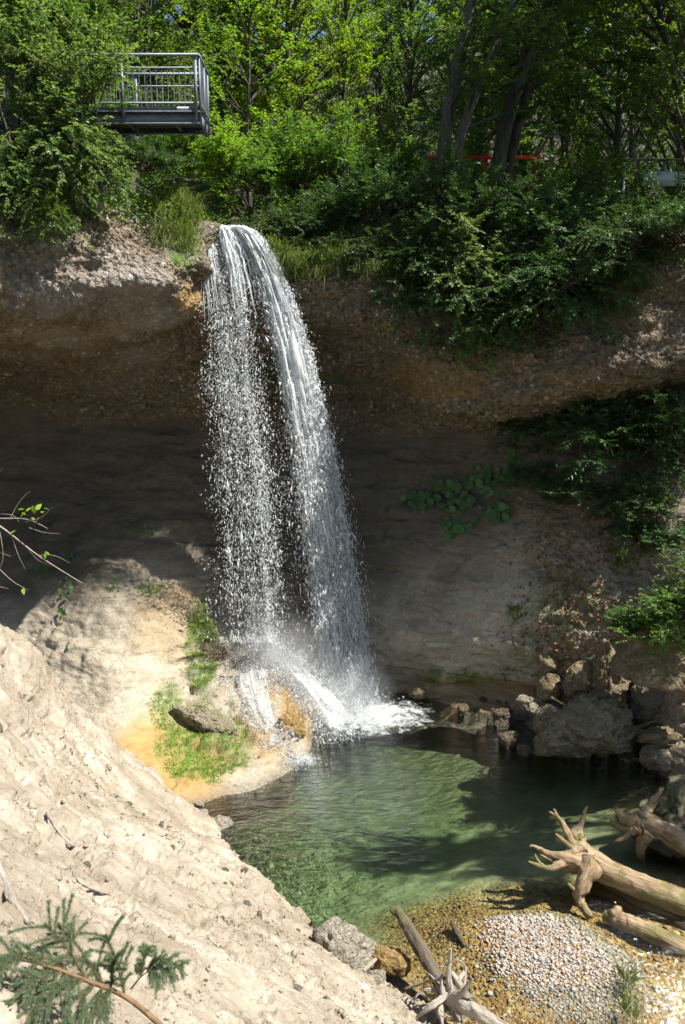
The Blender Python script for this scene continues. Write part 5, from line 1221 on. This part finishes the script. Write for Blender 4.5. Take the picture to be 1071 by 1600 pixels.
# herb layer along the rim and the hillside behind it
sel = np.where((VR > .2) & (VR < 2.5) & (ppx > -100) & (ppx < 1150) & ~((ppx > 300) & (ppx < 405) & (VR > 1.2)))[0]
k = gg.choice(sel, 2600)
lvA = on_surface_leaves(P1[k], N0[k], 8, .14, .075, .6, gg, .25)
xx = gg.uniform(-16, 17, 3200); yy = gg.uniform(20.5, 33, 3200); Pq = np.stack([xx, yy, plateau_z(xx, yy)+.1], -1)
lvB = on_surface_leaves(Pq, np.zeros_like(Pq)+np.array([0, 0, 1]), 9, .2, .10, .6, gg, .5)
stuff('ground_cover', cat_leaves([lvA, lvB]), 'leaf_mid', 'low green herbs covering the ground along the cliff rim', 'ground cover')
# moss and algae tufts on the wet ledge
mw = np.where((moss*below > .25+.6*gg.random(len(moss))) & (ppx < 420) & (ppy > 940))[0]; k = gg.choice(mw, 1100)
stuff('moss', blades(P1[k]+N0[k]*.004, 6, .04, gg, .04, .007, 2.0, (.1, -.5, -.3)), 'moss', 'bright green moss and algae on the wet ledge by the falls', 'moss')
# grass along the rim
sel = np.where((VR > 1.7) & (VR < 3.0) & (((ppx > 240) & (ppx < 305)) | ((ppx > 400) & (ppx < 640)) | (ppx > 860)))[0]
k = gg.choice(sel, 150)
stuff('rim_grass', blades(P1[k], 26, .5, gg, .1, .008, 1.0), 'grass', 'dry grass hanging over the cliff rim beside the falls', 'grass')
# leaf litter on the scree
sel = np.where((ppx < 1075) & (ppy < 1060) & (VR > 7) & (scree*(.4+.6*smooth(-.2, .3, fbm(P1*1.5, 3, 200))) > gg.random(len(VR))) & (gg.random(len(VR)) < .6))[0]; k = gg.choice(sel, 5200)
pos = P1[k]+N0[k]*.02; ax = unit(gg.normal(0, 1, pos.shape)); nr = unit(N0[k]+gg.normal(0, .45, pos.shape))
stuff('leaf_litter', leaves(pos, ax, nr, .075*(.5+.8*gg.random(len(pos))), .6, gg), 'leaf_litter', 'brown fallen leaves strewn over the shaded scree', 'leaf litter')
# butterbur: round leaves, each its own piece
a = np.linspace(0, 2*np.pi, 13)[:-1]; rad = .5*(1-.35*np.exp(-((a-np.pi)/.35)**2))
lvv = np.concatenate([[[0, 0, -.06]], np.stack([rad*np.cos(a), rad*np.sin(a), .03+.03*np.sin(3*a)], -1)]); lf = np.array([[0, 1+i, 1+(i+1) % 12] for i in range(12)])
bm_ = [mesh_np('round_leaf', lvv, lf, MAT['butterbur'], False, {'rnd': ('FLOAT', np.full(13, q))}) for q in (0, .3, .6, 1.)]
def round_leaves(label, spots, n, size, seed, name='butterbur'):
    r_ = np.random.default_rng(seed); c0, _ = on_cliff(*spots[0][:2]); t = thing(name, label, 'plant', tuple(c0))
    for j in range(n):
        cx, cy, rx, ry = spots[j % len(spots)]; px = cx+rx*r_.normal(0, .5); py = cy+ry*r_.normal(0, .5)
        p, nn = on_cliff(px, py); d = unit(np.array([nn[0]*.6, nn[1]*.7-.35, .55])+r_.normal(0, .22, 3))
        o = link('leaf', bm_[j % 4], t); s = size*(.6+.7*r_.random()); o.scale = (s, s, s)
        o.location = Vector([float(q) for q in p+nn*.12*(.5+r_.random())-c0]); o.rotation_euler = Vector(d.tolist()).to_track_quat('Z', 'Y').to_euler()
round_leaves('patch of round butterbur leaves on the shaded wall right of the falls', [(680, 765, 45, 22), (720, 780, 45, 26), (715, 822, 26, 14), (760, 750, 40, 22), (795, 740, 26, 25), (775, 800, 20, 14), (660, 780, 20, 12)], 230, .17, 1)
round_leaves('few small leaves on the left wall at the shadow edge', [(105, 880, 24, 20), (75, 890, 14, 10), (100, 960, 10, 12), (105, 915, 14, 14)], 46, .10, 2, 'wall_herb')
round_leaves('tiny pale leaves at the top of the sunlit patch of wall', [(215, 832, 10, 6), (236, 832, 6, 4), (180, 920, 12, 8)], 18, .09, 3, 'wall_herb')
# grassy mound on the right
def mound(px, py, Yd, dims, n, leaf, seed, label, mat='leaf_mid'):
    r_ = np.random.default_rng(seed); c = at(px, py, Yd); d = rand_dirs(n, r_, -.25, 1); P = d*np.array(dims)*(1+.15*r_.normal(0, 1, (n, 1)))
    t = thing('bush', label, 'bush', tuple(c)); ax = unit(d*.6+r_.normal(0, .6, d.shape)); nr = unit(d+np.array([0, 0, .6])+r_.normal(0, .35, d.shape))
    lv = leaves(P, ax, nr, leaf*(.6+.8*r_.random(n)), .55, r_); link('foliage', mesh_np('mound_foliage', lv[0], lv[1], MAT[mat], False, {'rnd': ('FLOAT', lv[2])}), t)
    V, Fc = ICO[3]; link('core', mesh_np('mound_core', V*np.array(dims)*.86*(1+.12*fbm(V*2, 3, seed)[:, None]), Fc, MAT['forest_floor']), t)
for pr, px, py, Yd, sc_, rz, mt, lb in [('shrub_low', 1030, 990, 15.2, .75, .4, 'leaf_mid', 'bright green bush spilling over the overgrown block at the right'), ('shrub_low', 1075, 960, 15.2, .85, 1.4, 'leaf_mid', 'green bush cut off by the right edge above the overgrown block'),
    ('shrub_hang_b', 1050, 975, 15.0, .55, .2, 'leaf_mid', 'green creeper hanging over the overgrown block at the right'), ('ash_shrub', 1090, 930, 15.6, .7, .9, 'leaf_grey', 'pale-leaved shrub above the bright green bush at the right edge'), ('shrub_low', 985, 985, 15.8, .5, 2.0, 'leaf_dark', 'small bush left of the overgrown block')]:
    shrub(pr, lb, at(px, py, Yd), sc_, rz, mt, 'bushes on the overgrown block')
for px, py, n, ln, lb in [(1003, 860, 8, .45, 'bright grass tuft on the shaded scree'), (965, 870, 6, .4, 'grass tuft left of the bright tuft on the scree'), (800, 955, 4, .25, 'small grass tuft on the middle of the wall'), (296, 300, 16, .6, 'tuft of pale hanging grass left of the waterfall lip'), (280, 310, 14, .6, 'dry grass tuft beside the waterfall lip'), (452, 415, 14, .55, 'long grass hanging right of the waterfall'), (430, 395, 12, .5, 'grass tuft at the right edge of the waterfall channel')]:
    p, _ = on_cliff(px, py, 9); lv = blades(p+gg.normal(0, .12, (n, 3)), 24, ln, gg, .07, .008, .9)
    o = link('grass_tuft', mesh_np('grass_tuft', lv[0]-p, lv[1], MAT['grass'], False, {'rnd': ('FLOAT', lv[2])}), None, p); tag(o, lb, 'grass', 'grass tufts')
for px, py, n, ln, lb in [(985, 1530, 5, .35, 'green grass tuft growing on the gravel bar'), (985, 1580, 5, .4, 'grass tuft at the lower end of the gravel bar')]:
    p = at_z(px, py, .08); lv = blades(p+gg.normal(0, .06, (n, 3))*np.array([1, 1, 0]), 14, ln, gg, .05, .006, .5)
    o = link('grass_tuft', mesh_np('grass_tuft', lv[0]-p, lv[1], MAT['grass'], False, {'rnd': ('FLOAT', lv[2])}), None, p); tag(o, lb, 'grass', 'grass tufts')
lvs = []
for k in range(60):
    p = at(760+gg.random()*330, 1640+gg.random()*40, 7.6+gg.random()*.8); e = p+np.array([gg.normal(.1, .25), gg.normal(.2, .2), .35+.6*gg.random()]); m = (p+e)/2+gg.normal(0, .08, 3)
    lvs.append(smooth_path([p, m, e, e+np.array([gg.normal(.1, .15), gg.normal(0, .1), -.12])], 8))
V, Fq = tubes_fast(np.array(lvs), np.linspace(.006, .002, 8)[None]*np.ones((60, 1)), 4)
tag(link('dry_stems', mesh_np('dry_stems', V, Fq, MAT['twig_pale'])), 'thin dry grass stems rising from the bottom right edge', 'grass', kind='stuff')

# bare branch reaching in from the left
def bare_branch():
    b = at(-60, 815, 10.6); t = thing('branch', 'bare pale branch with a few yellow-green leaves reaching in at the left edge', 'branch', tuple(b)); W_ = []
    A = lambda px, py, Yd=10.6: at(px, py, Yd)-b
    def br(pts, r0): W_.append(fix(tube(smooth_path(pts, 14), np.linspace(r0, r0*.25, 14), 6)[1])); return tube(smooth_path(pts, 14), np.linspace(r0, r0*.25, 14), 6)[0]
    L_ = [([A(-60, 790), A(0, 822), A(60, 868), A(130, 912)], .016), ([A(-60, 812), A(10, 810), A(45, 812), A(75, 826)], .010), ([A(15, 812), A(30, 785), A(46, 768)], .006), ([A(40, 815), A(65, 808), A(82, 792)], .004),
          ([A(45, 824), A(70, 832), A(96, 834)], .004), ([A(40, 852), A(60, 875), A(88, 885)], .006), ([A(18, 835), A(28, 865), A(40, 890)], .005), ([A(0, 830), A(5, 870), A(-5, 900)], .006), ([A(-10, 880), A(20, 908), A(45, 922)], .006), ([A(-20, 860), A(5, 865), A(18, 870)], .004), ([A(-30, 720), A(-5, 738), A(5, 730)], .005), ([A(-40, 900), A(-5, 915), A(14, 920)], .005), ([A(30, 815), A(20, 805), A(0, 803)], .005), ([A(60, 868), A(85, 868), A(110, 880)], .004)]
    parts = []
    for pts, r0 in L_:
        v, f = tube(smooth_path(pts, 14), np.linspace(r0, r0*.3, 14), 6); parts.append((v, f))
    v, f = merge(parts); link('stem', mesh_np('branch_stem', v, fix(f), MAT['twig_pale']), t)
    la = np.array([[0, 0, 0], [.3, .26, .05], [.62, .22, .03], [1, 0, -.1], [.62, -.22, .03], [.3, -.26, .05], [.5, 0, -.02]]); lfc = np.array([[0, 1, 6], [1, 2, 6], [2, 3, 6], [3, 4, 6], [4, 5, 6], [5, 0, 6]])
    lm = mesh_np('branch_leaf', la, lfc, MAT['leaf_yellow'], False, {'rnd': ('FLOAT', np.full(7, .8))}); r_ = np.random.default_rng(4)
    for px, py in [(30, 800), (38, 803), (45, 799), (52, 802), (58, 798), (64, 803), (70, 799), (48, 806), (60, 808), (36, 796), (77, 858), (80, 864), (76, 868), (22, 830), (36, 920), (55, 795)]:
        o = link('leaf', lm, t, A(px, py)+r_.normal(0, .02, 3)); s = .085+.04*r_.random(); o.scale = (s, s, s); o.rotation_euler = tuple(r_.normal(0, .7, 3)+np.array([.4, 0, r_.random()*6]))
bare_branch()
# spruce boughs lying at the bottom left
def needles(P, gg, n, ln=.027, w=.0012):
    """needles round a twig polyline"""
    u = gg.random(n)*(len(P)-1); i = u.astype(int); t = (u-i)[:, None]; i2 = np.clip(i+1, 0, len(P)-1); b = P[i]*(1-t)+P[i2]*t; d = unit(P[i2]-P[i]+1e-6)
    s = unit(np.cross(d, gg.normal(0, 1, (n, 3)))); ax = unit(d*.75+s*.8); sd = unit(np.cross(ax, gg.normal(0, 1, (n, 3))))*w; l = ln*(.7+.5*gg.random((n, 1)))
    V = np.stack([b-sd, b+sd, b+ax*l], 1).reshape(-1, 3); return V, np.arange(n*3).reshape(-1, 3), np.repeat(gg.random(n), 3)
def spruce_bough(label, stem, sidebr, seed, woodr=.014):
    r_ = np.random.default_rng(seed); S_ = smooth_path([at(*q) for q in stem], 24); b = S_[0]; t = thing('spruce_bough', label, 'branch', tuple(b), 'spruce boughs on the bank')
    tw = []; W_ = [tube(S_-b, np.linspace(woodr, woodr*.4, 24), 7)]; N_ = []
    for f0, tgt in sidebr:
        p = S_[int(f0*23)]; e = at(*tgt); m = (p+e)/2+np.array([0, 0, .05]); Q = smooth_path([p, m, e], 12)-b; W_.append(tube(Q, np.linspace(.006, .002, 12), 5)); N_.append(needles(Q[1:], r_, 1300))
        L_ = np.linalg.norm(e-p)
        for j in range(12):
            q = Q[2+int(9*r_.random())]; dd = unit((e-p)/L_*.8+unit(np.cross((e-p), [0.2, -.6, 1]))*(1 if j % 2 else -1)*.75+r_.normal(0, .2, 3)); l = L_*(.22+.28*r_.random()); R_ = smooth_path([q, q+dd*l*.5, q+dd*l-np.array([0, 0, .03])], 7)
            W_.append(tube(R_, np.linspace(.0035, .0015, 7), 4)); N_.append(needles(R_, r_, int(380*l/.15)))
    v, f = merge(W_); link('stem', mesh_np('bough_stem', v, fix(f), MAT['spruce_twig']), t)
    lv = cat_leaves(N_); tag(link('needles', mesh_np('bough_needles', lv[0], lv[1], MAT['needle_blue'], False, {'rnd': ('FLOAT', lv[2])}), t), kind='stuff')
DY = 4.0
spruce_bough('blue-green spruce bough spread over the bottom left of the bank', [(262, 1612, 4.35), (200, 1560, 4.35), (130, 1530, 4.2), (60, 1505, 4.1), (-20, 1490, 4.0)], [
    (.30, (165, 1462, 4.4)), (.36, (180, 1500, 4.3)), (.42, (90, 1445, 4.3)), (.5, (70, 1445, 4.2)), (.6, (20, 1490, 4.1)), (.45, (110, 1610, 4.0)), (.55, (40, 1600, 3.9)), (.65, (10, 1570, 3.9)), (.8, (-20, 1520, 3.9)), (.35, (160, 1590, 4.1)), (.5, (75, 1560, 4.0)), (.7, (-10, 1500, 4.0)), (.4, (130, 1500, 4.3)), (.48, (95, 1540, 4.2)), (.4, (140, 1620, 4.0)), (.6, (50, 1530, 4.1)), (.55, (5, 1630, 3.8))], 5, .018)
spruce_bough('small spruce sprig on the bank right of the big bough', [(205, 1545, 4.5), (222, 1525, 4.5), (242, 1512, 4.5)], [(.7, (258, 1500, 4.5)), (.75, (248, 1545, 4.4)), (.8, (285, 1512, 4.5)), (.5, (232, 1482, 4.6)), (.8, (270, 1530, 4.45)), (.5, (215, 1515, 4.55))], 6, .006)
